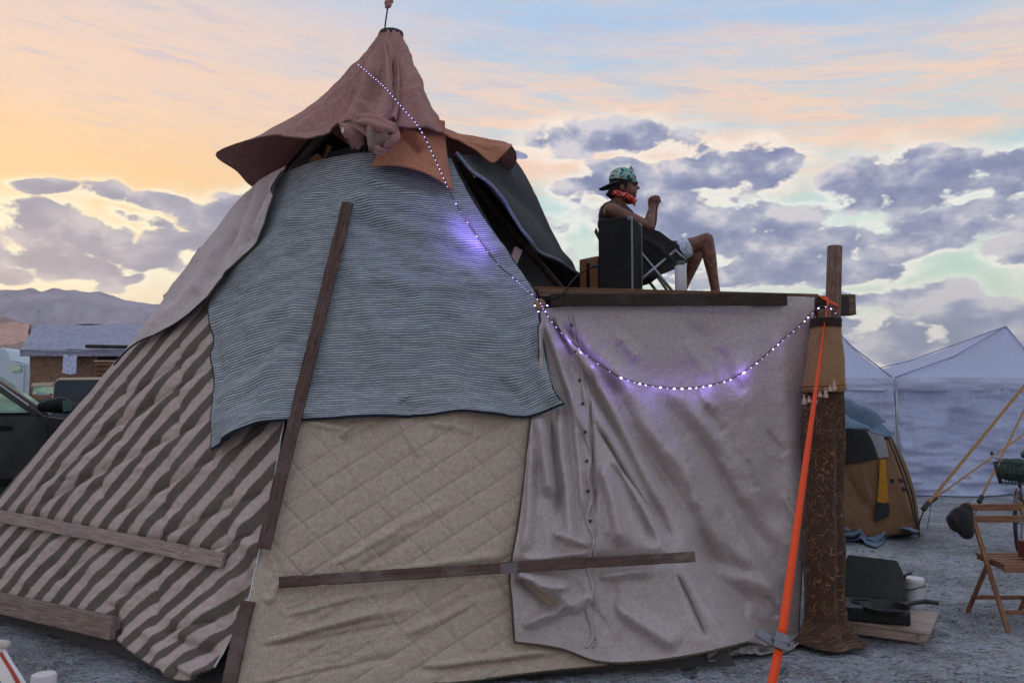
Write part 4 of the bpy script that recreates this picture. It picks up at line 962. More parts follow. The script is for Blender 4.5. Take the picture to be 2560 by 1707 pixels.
# ------------------------------------------------------------------ things on the deck
Zd = ZD
def DK(px, Y):
    """point of the deck surface straight below the sight line column px at depth Y"""
    return Vector(((px-1280)/FPX*Y*1.0, Y, Zd))
M_black = plain('black_paint', lin(15, 16, 17), .6, 0, .06, 30, .2)
def speaker():
    o = thing('loudspeaker', 'tall black loudspeaker box on the deck behind which the man sits', 'loudspeaker', DK(1552, 5.62))
    a = R(-24); ax = (Vector((math.cos(a), math.sin(a), 0)), Vector((-math.sin(a), math.cos(a), 0)), UP)
    w, d, h = .245, .26, .545; c = DK(1553, 5.78)+UP*(h/2+.002); c.z = Zd+h/2+.002
    box('cabinet', c, (w, d, h), M_black, o, ax, .008)
    M_tr = plain('grey_corner', lin(120, 122, 126), .5, .3)
    f = c+ax[0]*(w/2)
    box('grille', f+ax[0]*.006, (.010, d-.04, h-.05), plain('grille_cloth', lin(20, 20, 21), .9, 0, .1, 60, .2), o, ax, .003)
    for sy in (-1, 1):
        box('edge_trim', f+ax[0]*.003+ax[1]*(d/2-.006)*sy, (.014, .014, h-.012), M_tr, o, ax, .004)
        for sz in (-1, 1): box('corner_cap', c+ax[0]*(w/2-.012)+ax[1]*(d/2-.012)*sy+UP*(h/2-.012)*sz, (.034, .034, .034), M_tr, o, ax, .01)
    box('handle', c-ax[0]*(w/2+.002)+UP*.1, (.012, .10, .04), M_tr, o, ax, .004)
    o2 = thing('small_loudspeaker', 'small wood sided loudspeaker half hidden behind the tall black one', 'loudspeaker', DK(1480, 6.25))
    a = R(38); ax = (Vector((math.cos(a), math.sin(a), 0)), Vector((-math.sin(a), math.cos(a), 0)), UP)
    c2 = Vector((.655, 6.2, Zd+.175)); box('cabinet', c2, (.17, .2, .345), wood('walnut_box', lin(130, 84, 54), lin(168, 114, 78)), o2, ax, .006)
    box('grille', c2-ax[1]*.103+UP*.0, (.155, .01, .33), M_black, o2, ax, .004)
    box('port_slot', c2-ax[0]*.086+UP*.03, (.004, .035, .2), M_black, o2, ax, .001)
    pts = [P(1500, 664, 5.9), P(1478, 670, 5.75), P(1448, 686, 5.55), P(1428, 706, 5.38), P(1412, 730, 5.24), P(1390, 745, 5.2), P(1365, 748, 5.2), P(1345, 738, 5.2), P(1335, 722, 5.2)]
    q = poly_resample([list(p) for p in pts], 50)
    cb = thing('speaker_cable', 'thin black cable hanging from the loudspeaker over the deck edge', 'cable', pts[5])
    tube('cord', [Vector(p) for p in q], .006, M_black, cb, 8)
    tube('blue_plug', [P(1500, 664, 5.9), P(1488, 667, 5.82)], .011, plain('blue_plastic', lin(46, 86, 150), .4), cb, 10)
speaker()
def bottle():
    b = DK(1706, 5.55); o = thing('white_bottle', 'white insulated bottle with dark lid standing on the deck edge', 'bottle', b)
    lathe('bottle_body', b+UP*.002, [(.038, 0), (.041, .006), (.041, .165), (.038, .176), (.03, .18)], plain('white_enamel', lin(206, 200, 206), .4, 0, .2, 40), o, 28)
    lathe('bottle_lid', b+UP*.181, [(.032, 0), (.033, .004), (.033, .026), (.03, .03), (0, .03)], plain('slate_plastic', lin(70, 76, 84), .5), o, 24)
bottle()
# ------------------------------------------------------------------ camp chair
CY = 6.30
def camp_chair():
    o = thing('camp_chair', 'black folding camp chair with crossed steel legs on the deck', 'chair', DK(1640, CY))
    M_tube = plain('steel_tube', lin(150, 152, 160), .35, .8, .2); M_cl = fabric('black_nylon', lin(28, 27, 28), lin(44, 42, 43), .2, 90, .1, obj_coord=True)
    z0 = Zd+.012
    YA, YB = CY-.24, CY+.26
    for Y in (YA, YB):
        f = 1.
        tube('leg', [P(1600, 628, Y), Vector((P(1690, 716, Y).x+.02, Y, z0))], .0125, M_tube, o, 10)
        tube('leg', [P(1690, 624, Y), Vector((P(1545, 716, Y).x, Y, z0))], .0125, M_tube, o, 10)
        tube('leg', [P(1688, 626, Y), P(1716, 652, Y)], .011, M_tube, o, 10)
    tube('leg', [P(1604, 680, YB), Vector((P(1672, 716, YB).x, YB, z0))], .0125, M_tube, o, 10)
    def pt(px, py, u, v, g):
        d = rays(px, py); p = ORI+d*(g[..., 2]/d[..., 1])[..., None]; return p, np.tile(np.array([0., 0., -1.]), p.shape[:2]+(1,))
    # seat sling, back sling and near side panel
    s, e = cloth('seat', ([(1560, 668, YB), (1640, 655, YB), (1718, 632, YB)], [(1718, 632, YB), (1720, 640, CY), (1722, 648, YA)], [(1560, 684, YA), (1640, 680, YA), (1722, 648, YA)], [(1560, 668, YB), (1560, 678, CY), (1560, 684, YA)]), 30, 20, M_cl, o, 0, (), ((.01, 40, 3),),
          point=pt, thick=.006, flare=lambda px, py, u, v: .06*np.sin(np.pi*v)*np.sin(np.pi*np.clip(u*1.1, 0, 1)))
    def pt2(px, py, u, v, g):
        d = rays(px, py); p = ORI+d*(g[..., 2]/d[..., 1])[..., None]; return p, np.tile(np.array([.1, -1., 0.]), p.shape[:2]+(1,))
    cloth('side_panel', ([(1560, 572, YA), (1612, 568, YA), (1650, 580, YA)], [(1650, 580, YA), (1690, 612, YA), (1722, 655, YA)], [(1560, 694, YA), (1620, 696, YA), (1680, 676, YA), (1722, 655, YA)], [(1560, 572, YA), (1556, 640, YA), (1560, 694, YA)]), 40, 40, M_cl, o, 0,
          [(1600, 590, 1690, 660, 8, .02), (1580, 620, 1660, 680, 8, -.015)], ((.016, 40, 3),), point=pt2, thick=.006)
    cloth('back', ([(1490, 570, YB), (1488, 575, CY), (1486, 580, YA)], [(1486, 580, YA), (1520, 640, YA), (1560, 690, YA)], [(1560, 668, YB), (1560, 680, CY), (1560, 690, YA)], [(1490, 570, YB), (1520, 630, YB), (1560, 668, YB)]), 20, 24, M_cl, o, 0, (), ((.01, 40, 3),), point=pt2, thick=.006)
    box('label_patch', P(1625, 690, YA-.004), (.06, .004, .018), plain('grey_patch', lin(170, 160, 160), .8), o, None, .001)
camp_chair()
# ------------------------------------------------------------------ seated person
def blob(name, chains, mat, parent, voxel=.009, smooth=6, extra=None, cut=None):
    """one continuous surface grown over tapering limbs: chains of (point, radius)"""
    bm = bmesh.new()
    for ch in chains:
        for (p0, r0), (p1, r1) in zip(ch[:-1], ch[1:]):
            p0, p1 = Vector(p0), Vector(p1); L = (p1-p0).length; k = max(2, int(L/(min(r0, r1)*.33))+1)
            for i in range(k+1):
                f = i/k; bmesh.ops.create_icosphere(bm, subdivisions=2, radius=r0+(r1-r0)*f, matrix=Matrix.Translation(p0.lerp(p1, f)))
    for (c, sz, rot) in (extra or ()):
        bmesh.ops.create_icosphere(bm, subdivisions=3, radius=1., matrix=Matrix.Translation(Vector(c))@rot.to_4x4()@Matrix.Diagonal((*sz, 1)))
    me = bpy.data.meshes.new(name); bm.to_mesh(me); bm.free()
    tmp = bpy.data.objects.new(name+'_tmp', me); C.objects.link(tmp)
    md = tmp.modifiers.new('r', 'REMESH'); md.mode = 'VOXEL'; md.voxel_size = voxel
    if smooth: sm = tmp.modifiers.new('s', 'SMOOTH'); sm.iterations = smooth; sm.factor = .5
    dg = bpy.context.evaluated_depsgraph_get(); dg.update()
    m2 = bpy.data.meshes.new_from_object(tmp.evaluated_get(dg)); m2.name = name
    bpy.data.objects.remove(tmp); m2.materials.clear()
    if cut:
        b = bmesh.new(); b.from_mesh(m2)
        for co, no in cut:
            bmesh.ops.bisect_plane(b, geom=list(b.verts)+list(b.edges)+list(b.faces), plane_co=co, plane_no=no, clear_outer=True)
        b.to_mesh(m2); b.free()
    o = link(name, m2, mat, parent, True)
    return o
def skin_mat():
    m, t, b = newmat('skin'); tc = t.new('ShaderNodeTexCoord').outputs['Object']; n = t.noise(tc, 24., 4.)
    t.put(b.inputs['Base Color'], t.mix(t.mr(n, .35, .65), lin(92, 54, 41), lin(124, 76, 58))); b.inputs['Roughness'].default_value = .5
    b.inputs['Subsurface Weight'].default_value = .08; b.inputs['Subsurface Radius'].default_value = (.02, .008, .004); bump(t, b, t.noise(tc, 160., 3.), .15, .002); return m
def person():
    root = thing('person', 'man in a backwards teal cap and red bandana sitting with fists raised', 'person', DK(1640, CY))
    I3 = Matrix.Identity(3)
    Yn, Yf = CY-.19, CY+.19                                   # near (right) and far (left) side
    pel = P(1606, 668, CY); bel = P(1580, 622, CY); ch = P(1543, 556, CY); nk = P(1543, 512, CY); hd = P(1558, 468, CY)
    rot = Matrix.Rotation(R(8), 3, 'Y')
    skin = skin_mat()
    chains = [[(pel, .135), (bel, .14), (ch, .15), (P(1540, 528, CY), .10), (nk, .062), (P(1552, 490, CY), .058)]]
    chains.append([(P(1532, 532, CY-.10), .085), (P(1534, 530, CY+.10), .085)])
    feet = []
    for side, Y in ((-1, Yn), (1, Yf)):
        dx = 0 if side < 0 else 6
        sh = P(1528+dx, 527, Y-side*0); elb = P(1621+dx, 566, Y+side*.03); wr = P(1630+dx, 522, Y-side*.05)
        chains.append([(sh, .062), (sh.lerp(elb, .35), .055), (sh.lerp(elb, .8), .042), (elb, .041), (elb.lerp(wr, .3), .044), (wr, .028)])
        # fist: palm block with four curled fingers of unequal length and the thumb across them
        palm = P(1631+dx, 507, Y-side*.055); up = UP; fw = Vector((1, 0, 0)); ins = Vector((0, -side, 0))
        chains.append([(wr, .028), (palm-up*.012, .036), (palm+up*.014, .038)])
        for k in range(4):
            o_ = ins*(-.036+.024*k); r = (.0108, .0116, .0112, .010)[k]; l = (.036, .042, .040, .032)[k]
            b0 = palm+up*.032+o_-fw*.012; k1 = b0+fw*.034+up*.010; k2 = k1+fw*.012-up*l*.75; k3 = k2-fw*.022-up*.002
            chains.append([(palm+o_*.8, r*1.2), (b0, r*1.15), (k1, r*1.1), (k2, r), (k3, r*.9)])
        chains.append([(palm-up*.02+ins*.026, .013), (palm+ins*.042+fw*.014, .0115), (palm+ins*.020+fw*.044+up*.004, .0095)])
        # leg
        hip = P(1612, 662, Y+side*-.07)
        if side < 0: kn = P(1766, 600, Y+.02); an = P(1789, 728, Y+.02); cf = P(1772, 648, Y+.02); toe = an+Vector((.16, -.03, -.045))
        else: kn = P(1752, 612, Y); an = P(1702, 734, Y+.02); cf = P(1724, 668, Y); toe = an+Vector((.16, .02, -.045))
        an.z = max(an.z, Zd+.085); toe.z = Zd+.03
        chains.append([(hip, .10), (hip.lerp(kn, .45), .088), (hip.lerp(kn, .85), .062), (kn, .058), (kn.lerp(an, .3), .056), (kn.lerp(an, .7), .041), (an, .036)])
        heel = an+Vector((-.035, 0, 0)); heel.z = Zd+.034
        chains.append([(an, .037), (heel, .034), (an.lerp(toe, .6)-UP*.01, .032), (toe, .026)])
    head = [(hd+UP*.018-Vector((.006, 0, 0)), (.098, .076, .105), rot),      # skull
            (P(1572, 478, CY), (.066, .06, .072), rot),                        # face and jaw
            (P(1590, 458, CY), (.018, .045, .014), rot),                      # brow ridge
            (P(1594, 470, CY), (.021, .015, .014), rot), (P(1590, 464, CY), (.014, .011, .026), rot),   # nose
            (P(1588, 479, CY), (.016, .026, .008), rot), (P(1587, 483, CY), (.016, .024, .008), rot),   # lips
            (P(1584, 490, CY), (.024, .03, .02), rot),                        # chin
            (P(1555, 468, CY-.075), (.018, .012, .032), rot), (P(1555, 468, CY+.075), (.018, .012, .032), rot)]
    body = blob('body', chains, skin, root, .0068, 4, head)
    # eyes, brows
    M_eye = plain('eye_dark', lin(30, 22, 20), .3)
    for s in (-1, 1):
        e = P(1587, 463, CY+s*.033); bm = bmesh.new(); bmesh.ops.create_icosphere(bm, subdivisions=2, radius=.0105, matrix=Matrix.Translation(e)); from_bm('eye', bm, M_eye, root, True)
        tube('eyebrow', [e+Vector((.014, -s*.012, .015)), e+Vector((.014, s*.005, .019)), e+Vector((.004, s*.016, .016))], .0045, M_eye, root, 6)
    # hair below the cap, short beard shadow
    M_hair = fabric('dark_hair', lin(26, 20, 18), lin(44, 34, 30), .2, 90, 0, obj_coord=True)
    hair = blob('hair', [[(P(1536, 476, CY-.03), .045), (P(1534, 486, CY), .048), (P(1536, 476, CY+.03), .045)], [(P(1528, 480, CY-.04), .028), (P(1522, 488, CY-.03), .02)], [(P(1560, 455, CY-.062), .026), (P(1559, 464, CY-.068), .016)]], M_hair, root, .007, 2,
         [(hd+UP*.02-Vector((.022, 0, 0)), (.094, .084, .10), rot), (P(1524, 484, CY+.02), (.02, .04, .03), I3), (P(1518, 486, CY), (.014, .03, .012), I3)], [(P(1575, 455, CY), Vector((1, 0, .35)))])
    # cap: crown with a stiff brim at the back, button and raised strap tab at the front
    m, t, b = newmat('teal_camo'); tc = t.new('ShaderNodeTexCoord').outputs['Object']
    n1 = t.noise(tc, 24., 2.); n2 = t.noise(t.vm('ADD', tc, (3, 3, 3)), 20., 2.)
    c = t.mix(t.mr(n1, .46, .52), lin(112, 168, 164), lin(160, 190, 176)); c = t.mix(t.mr(n2, .55, .6), c, lin(140, 112, 96)); c = t.mix(t.mr(n2, .40, .36), c, lin(40, 70, 76))
    t.put(b.inputs['Base Color'], c); b.inputs['Roughness'].default_value = .9
    crown = blob('cap_crown', [], m, root, .007, 2, [(hd+UP*.062-Vector((.004, 0, 0)), (.113, .094, .098), rot)], [(hd+UP*.038, Vector((-.18, 0, -1)))])
    md = crown.modifiers.new('t', 'SOLIDIFY'); md.thickness = .004
    V = []; nb = 22; up_ = Vector((.18, 0, 1)).normalized()
    cc = hd+UP*.030
    for i in range(nb+1):
        a = R(180-62+124*i/nb); inn = cc+Vector((math.cos(a)*.108, math.sin(a)*.09, -.018*math.cos(a)*-1))
        f = math.cos((i/nb-.5)*math.pi)**.55 if 0 < i < nb else .05
        out = inn+Vector((-.085*f, (math.sin(a))*.012, -.030*f-.014*abs(math.sin(a))*f))
        V += [inn, inn.lerp(out, .5)+UP*.005, out]
    br = link('cap_brim', mesh_of('cap_brim', V, [(3*i+k, 3*i+3+k, 3*i+4+k, 3*i+1+k) for i in range(nb) for k in (0, 1)]), plain('brim_cloth', lin(44, 62, 62), .9), crown, True)
    md = br.modifiers.new('t', 'SOLIDIFY'); md.thickness = .006
    prism('strap_tab', [P(1572, 426, CY-.03), P(1577, 413, CY-.03), P(1585, 426, CY-.03), P(1578, 428, CY-.03)], (0, .03, 0), plain('tan_patch', lin(150, 126, 116), .9), crown)
    # bandana: twisted ring with a knot
    def bex(t_, uv, c_, a_, b__):
        v = t_.new('ShaderNodeTexVoronoi'); v.inputs['Scale'].default_value = 62.; t_.put(v.inputs['Vector'], uv); return t_.mix(t_.mr(v.outputs['Distance'], .34, .26), c_, lin(232, 200, 196))
    M_ban = fabric('red_bandana', lin(170, 44, 40), lin(204, 66, 56), .2, 90, 0, extra=bex, obj_coord=True)
    bm = bmesh.new(); ring = []; rad = []
    for i in range(49):
        a = i/48*2*math.pi; ring.append(P(1554, 492, CY)+Vector((math.cos(a)*.088, math.sin(a)*.078, -.030*math.cos(a)-.004))); rad.append(.022+.002*math.sin(5*a)+.003*math.sin(9*a+1))
    tubem(bm, ring, rad, 14); ban = from_bm('bandana', bm, M_ban, root, True)
    prism('bandana_corner', [P(1578, 498, CY-.07), P(1594, 496, CY-.03), P(1588, 514, CY-.05)], (0, .05, -.0), M_ban, ban, .004)
    # dark sleeveless shirt
    M_sh = fabric('dark_shirt', lin(48, 36, 34), lin(70, 54, 50), .3, 90, .1, obj_coord=True)
    blob('shirt', [[(pel+UP*.03, .15), (bel, .154), (ch-UP*.01, .163), (P(1537, 540, CY), .13)], [(P(1525, 530, CY-.085), .084), (P(1522, 533, CY+.085), .084)], [(P(1518, 540, CY-.09), .075), (P(1530, 580, CY-.07), .09)], [(P(1518, 540, CY+.09), .075), (P(1530, 580, CY+.07), .09)]], M_sh, root, .009, 5)
    # black shorts over pale swim shorts
    M_bl = fabric('black_shorts', lin(26, 24, 26), lin(40, 37, 38), .2, 90, .05, obj_coord=True); M_in = fabric('pale_blue_shorts', lin(150, 164, 196), lin(206, 210, 224), .4, 40, .1, obj_coord=True)
    ch1, ch2, cuts = [[(pel, .15), (bel-UP*.05, .15)]], [], []
    for side, Y in ((-1, Yn), (1, Yf)):
        hip = P(1612, 662, Y+side*-.07); kn = P(1766, 600, Y+.02) if side < 0 else P(1752, 612, Y)
        ch1.append([(hip, .115), (hip.lerp(kn, .46), .104)]); ch2.append([(hip.lerp(kn, .3), .098), (hip.lerp(kn, .63), .088)])
    sh = blob('shorts', ch1, M_bl, root, .009, 5); blob('shorts_lining', ch2, M_in, sh, .008, 4)
person()
# ------------------------------------------------------------------ string of lights
def string_lights():
    root = thing('string_lights', 'string of violet white lights from the tent tip to the corner post', 'string lights', P(1690, 972, 5.1))
    S_ = lambda x, y, o: Vector(SP(x, y, o)[0])
    on = lambda x, y, o=.045: sheet_on(x, y, o)
    ctl = [P(897, 162, 5.42), P(930, 190, 5.34), P(962, 218, 5.24), P(1000, 262, 5.16), P(1050, 322, 5.08), P(1090, 402, 5.06), P(1130, 490, 5.02), S_(1165, 550, .13), S_(1200, 600, .11), S_(1228, 640, .10), S_(1256, 672, .10), S_(1292, 700, .11), P(1325, 730, 5.03), P(1350, 755, 5.06)]
    ctl += [on(1366, 785), on(1398, 825), on(1432, 856), on(1475, 893), on(1520, 924), on(1560, 946), on(1620, 962), on(1690, 970), on(1760, 965), on(1830, 946), on(1880, 915), on(1920, 882), on(1960, 846), on(2000, 812), P(2030, 782, 5.42), P(2052, 766, 5.40), P(2076, 770, 5.42), P(2096, 790, 5.44)]
    path = poly_resample([list(p) for p in ctl], 420)
    path3 = path; tube('wire', [Vector(p) for p in path3], .0035, plain('wire_red_black', lin(52, 26, 30), .5), root, 6)
    m, t, b = newmat('led_glow'); b.inputs['Base Color'].default_value = (.8, .8, .9, 1)
    b.inputs['Emission Color'].default_value = (.46, .37, 1., 1); b.inputs['Emission Strength'].default_value = 4.
    bm = bmesh.new(); bmesh.ops.create_icosphere(bm, subdivisions=2, radius=.0056, matrix=Matrix.Diagonal((1.5, 1, 1, 1))); me = bpy.data.meshes.new('bulb'); bm.to_mesh(me); bm.free(); me.materials.append(m)
    me.polygons.foreach_set('use_smooth', [True]*len(me.polygons))
    m2 = m.copy(); m2.name = 'led_dim'; m2.node_tree.nodes['Principled BSDF'].inputs['Emission Strength'].default_value = 1.7; me_dim = me.copy(); me_dim.materials.clear(); me_dim.materials.append(m2)
    q = np.array(path); X = 1280+q[:, 0]/q[:, 1]*FPX; L = np.r_[0, np.cumsum(np.linalg.norm(np.diff(q, axis=0), axis=1))]
    pos = 0.; k = 0
    def at(s): return Vector([np.interp(s, L, q[:, i]) for i in range(3)])
    def xs(s): return float(np.interp(s, L, X))
    while pos < L[-1]:
        x = xs(pos); sc = 1.
        if x < 1115: step, sc = .034, .6
        elif x < 1262: step, sc = .12, .42                     # bulbs turned to the cloth
        elif x < 1400: step, sc = .048, .6
        elif x < 1530: step, sc = .085, .45
        elif x < 1900: step, sc = .052, random.choice((.45, .6, .8, 1.2, 1.4))
        else: step, sc = .050, random.choice((.5, .65, .8))
        p = at(pos); d = (at(min(pos+.01, L[-1]))-at(max(pos-.01, 0))).normalized()
        o = bpy.data.objects.new('bulb', me if sc > .75 else me_dim); C.objects.link(o); o.parent = root; o.matrix_parent_inverse = Matrix.Translation(-root.location)
        o.location = p+Vector((0, -.006, -.005)); o.rotation_euler = d.to_track_quat('X', 'Z').to_euler(); o.scale = (sc, sc, sc)
        pos += step*random.uniform(.85, 1.15); k += 1
    # second turn of the string round the sawn pole end
    c = D(1352, 768, -.13)
    for (x, y) in ((1337, 764), (1346, 779), (1363, 779), (1368, 764)):
        o = bpy.data.objects.new('bulb', me); C.objects.link(o); o.parent = root; o.matrix_parent_inverse = Matrix.Translation(-root.location); o.location = D(x, y, -.13); o.scale = (.8, .8, .8)
    # light the diodes throw on the cloth behind them
    for (x, y, e) in ((1000, 262, .10), (1050, 322, .16), (1095, 410, .12), (1140, 505, .3), (1168, 556, .5), (1190, 590, .5), (1205, 612, .3), (1290, 700, .08), (1420, 848, .30), (1455, 880, .34), (1490, 905, .2), (1560, 946, .42), (1585, 954, .3), (1650, 968, .3), (1690, 970, .22), (1760, 965, .36), (1780, 962, .2), (1850, 936, .42), (1872, 925, .42), (1960, 846, .10), (1120, 470, .2)):
        i = int(np.argmin((X-x)**2)); p = Vector(q[i]); ld = bpy.data.lights.new('diode', 'POINT'); ld.energy = e*(1.1 if 1120 < x < 1210 else .38); ld.color = (.30, .20, 1.); ld.shadow_soft_size = .012
        lo = bpy.data.objects.new('diode', ld); C.objects.link(lo); lo.location = p+Vector((0, -.035, -.01)); lo.parent = root; lo.matrix_parent_inverse = Matrix.Translation(-root.location)
string_lights()

# ------------------------------------------------------------------ right background: canopies
M_white = fabric('white_poly', lin(188, 192, 226), lin(216, 218, 242), .6, 60, .1, transl=.35)  # white cloth coloured lavender, with the dusk shade in its colour
def canopy(corners, peak, label, wall_sides=(0, 1, 2, 3)):
    """corners: four ground points, eave at 2.03 m"""
    c4 = [Vector(c) for c in corners]; cen = sum(c4, Vector())/4; o = thing('canopy_tent', label, 'canopy', (cen.x, cen.y, 0), 'white walled canopies')
    ez, vz = 2.05, 1.83; pk = Vector(peak)
    M_al = plain('white_leg', lin(190, 188, 196), .5, .3)
    for i in range(4):
        a, b = c4[i], c4[(i+1) % 4]; out = ((a+b)/2-cen); out.z = 0; out.normalize(); nu, nv = 28, 14; V = []; uv = []
        for j in range(nv+1):                                     # roof panel, slightly hollow
            for k in range(nu+1):
                s, t = k/nu, j/nv; p = a.lerp(b, s)+UP*ez; q = p.lerp(pk, t)-UP*(.16*math.sin(math.pi*t)*(1-.3*abs(2*s-1)))-UP*(.05*math.sin(math.pi*s)*(1-t)); V.append(q); uv.append((s*3*(1-t*.5), t*2))
        F = [(j*(nu+1)+k, j*(nu+1)+k+1, (j+1)*(nu+1)+k+1, (j+1)*(nu+1)+k) for j in range(nv) for k in range(nu)]
        me = mesh_of('roof_panel', V, F); ul = me.uv_layers.new(name='UVMap')
        for l in me.loops: ul.data[l.index].uv = uv[l.vertex_index]
        link('roof_panel', me, M_white, o, True)
        def sheet_(name, z0, z1, amp, offo, nv, lowpull=0.):
            nu = 70; V = []; uv = []
            for j in range(nv+1):
                for k in range(nu+1):
                    s, t = k/nu, j/nv; z = z0+(z1-z0)*t; n_ = float(fbm(np.array(s*5.+i*7), np.array(t*2.+i), 2))*amp*.7+float(fbm(np.array(s*5.), np.array(t*16.+i), 3))*amp*.30*(.3+t)+float(fbm(np.array(s*30.), np.array(t*2.+i), 2))*amp*.22*(1-t)
                    n_ += lowpull*(t**3)*(.5+.5*math.sin(s*5+i))
                    V.append(a.lerp(b, s)+UP*z+out*(offo+n_)); uv.append((s*3, z))
            F = [(j*(nu+1)+k, j*(nu+1)+k+1, (j+1)*(nu+1)+k+1, (j+1)*(nu+1)+k) for j in range(nv) for k in range(nu)]
            me = mesh_of(name, V, F); ul = me.uv_layers.new(name='UVMap')
            for l in me.loops: ul.data[l.index].uv = uv[l.vertex_index]
            link(name, me, M_wall if name == 'wall' else M_white, o, True)
        sheet_('valance', ez+.01, vz, .10, .05, 8)
        tube('ridge_seam', [a+UP*(ez+.012), (a+UP*ez).lerp(pk, .5)-UP*.10, pk+UP*.01], .012, M_seam, o, 6)
        sheet_('wall', vz+.05, .02, .42, .0, 60, .4)
        tube('leg', [a, a+UP*ez], .022, M_al, o, 8)
M_seam = fabric('seam_tape', lin(120, 124, 168), lin(150, 152, 190), .3, 40, .1, obj_coord=True)
M_wall = fabric('tarp_wall', lin(178, 184, 222), lin(206, 211, 240), .65, 50, .1, transl=.3)  # wall cloth likewise tinted blue for the dusk shade
gA = G(2250, 1238); ux = Vector((1, .06, 0)).normalized(); uy = Vector((-.06, 1, 0)).normalized(); w = 3.0
gA.z = 0
canopy([gA, gA+ux*w, gA+ux*w+uy*w, gA+uy*w], P(2515, 817, gA.y+1.6), 'white walled canopy tent whose peak shows at the right edge')
canopy([gA-ux*(w+.06), gA-ux*.06, gA-ux*.06+uy*w, gA-ux*(w+.06)+uy*w], P(2040, 772, gA.y+1.5), 'white walled canopy tent half hidden behind the corner post')
# ------------------------------------------------------------------ dome tent
def dome():
    cx, cy, rx, ry, H = P(2090, 1330, 10.6).x, 10.75, .86, 1.0, 1.5
    o = thing('dome_tent', 'tan dome tent with blue grey rain fly and black poles', 'dome tent', (cx, cy, 0))
    M_tan = fabric('tan_nylon', lin(112, 82, 56), lin(138, 104, 74), .5, 90, .2, transl=.15); M_mesh = fabric('black_mesh', lin(36, 35, 38), lin(50, 47, 48), .2, 90, .1); M_fly = fabric('blue_fly', lin(70, 88, 108), lin(104, 124, 144), .45, 70, .3)
    M_yel = fabric('yellow_nylon', lin(184, 122, 34), lin(206, 146, 50), .3, 90, .1, transl=.3); M_gry = fabric('grey_nylon', lin(122, 116, 122), lin(150, 144, 148), .3, 90, .2)
    def prof(t): return (math.cos(t*math.pi/2)**.75, math.sin(t*math.pi/2)**.95)
    def shell(name, a0, a1, t0, t1, grow, mat, wr=.015):
        nu, nv = 40, 26; V = []; uv = []
        for j in range(nv+1):
            for k in range(nu+1):
                a = a0+(a1-a0)*k/nu; t = t0+(t1-t0)*j/nv; r, z = prof(t); sq = 1/max(abs(math.cos(a)), abs(math.sin(a)))**.55
                n_ = wr*float(fbm(np.array(a*3.), np.array(t*5.), 3))
                V.append(Vector((cx+math.cos(a)*rx*sq*(r+n_)*grow, cy+math.sin(a)*ry*sq*(r+n_)*grow, H*z*grow+.012))); uv.append((a, t*1.6))
        F = [(j*(nu+1)+k, j*(nu+1)+k+1, (j+1)*(nu+1)+k+1, (j+1)*(nu+1)+k) for j in range(nv) for k in range(nu)]
        me = mesh_of(name, V, F); ul = me.uv_layers.new(name='UVMap')
        for l in me.loops: ul.data[l.index].uv = uv[l.vertex_index]
        q = link(name, me, mat, o, True); md = q.modifiers.new('t', 'SOLIDIFY'); md.thickness = .006; return q
    for k in range(4): shell('wall_panel', R(-45+90*k), R(45+90*k), 0, .97, 1., M_tan)
    # sloping front with its door, drawn tight between the poles
    def front(off):
        def pt(px, py, u, v, g):
            d = rays(px, py); z = (1335-py)/250.; Y = 9.52+.42*np.clip(z, 0, 1.3)**1.2+.10*((px-2180)/120.)**2-off
            p = ORI+d*(Y/d[..., 1])[..., None]; return p, np.tile(np.array([.1, -.93, .3]), p.shape[:2]+(1,))
        return pt
    fl = [(2110, 1170, 2190, 1300, 8, -.05), (2150, 1160, 2180, 1300, 7, .04), (2130, 1200, 2120, 1320, 9, .03), (2240, 1170, 2275, 1310, 8, .02)]
    cloth('front_panel', ([(2040, 1075), (2110, 1078), (2212, 1085)], [(2212, 1085), (2240, 1160), (2268, 1245), (2297, 1330)], [(2040, 1345), (2170, 1342), (2297, 1330)], [(2040, 1075), (2040, 1200), (2040, 1345)]), 50, 50, M_tan, o, 0, fl, ((.02, 40, 3),), point=front(0), thick=.006)
    cloth('mesh_window', ([(2060, 1066), (2110, 1066), (2165, 1076)], [(2165, 1076), (2183, 1110), (2194, 1146)], [(2060, 1162), (2120, 1160), (2194, 1146)], [(2060, 1066), (2060, 1110), (2060, 1162)]), 24, 24, M_mesh, o, 0, (), ((.01, 40, 3),), point=front(.03), thick=.004)
    cloth('corner_panel', ([(2168, 1078), (2190, 1082), (2210, 1086)], [(2210, 1086), (2216, 1112), (2222, 1142)], [(2196, 1146), (2208, 1144), (2222, 1142)], [(2168, 1078), (2184, 1110), (2196, 1146)]), 16, 20, M_gry, o, 0, (), ((.008, 40, 3),), point=front(.032), thick=.004)
    cloth('door_strip', ([(2199, 1150), (2207, 1148), (2214, 1150)], [(2214, 1150), (2217, 1200), (2222, 1256)], [(2193, 1254), (2206, 1257), (2222, 1256)], [(2199, 1150), (2198, 1200), (2193, 1254)]), 14, 24, M_yel, o, 0, (), ((.02, 14, 3),), point=front(.05), thick=.004)
    cloth('door_opening', ([(2192, 1254), (2206, 1257), (2222, 1257)], [(2222, 1257), (2224, 1272), (2222, 1290)], [(2186, 1304), (2204, 1297), (2222, 1290)], [(2192, 1254), (2188, 1280), (2186, 1304)]), 14, 14, M_mesh, o, 0, (), ((.008, 20, 3),), point=front(.04), thick=.004)  # dark cloth patch standing in for the shade inside the door
    box('badge', P(2230, 1202, 9.5), (.05, .012, .05), M_mesh, o, None, .004); box('badge', P(2233, 1217, 9.5), (.07, .012, .02), plain('red_print', lin(150, 60, 60), .8), o, None, .003)
    shell('rain_fly', R(-180), R(180), .62, 1., 1.07, M_fly, .03)
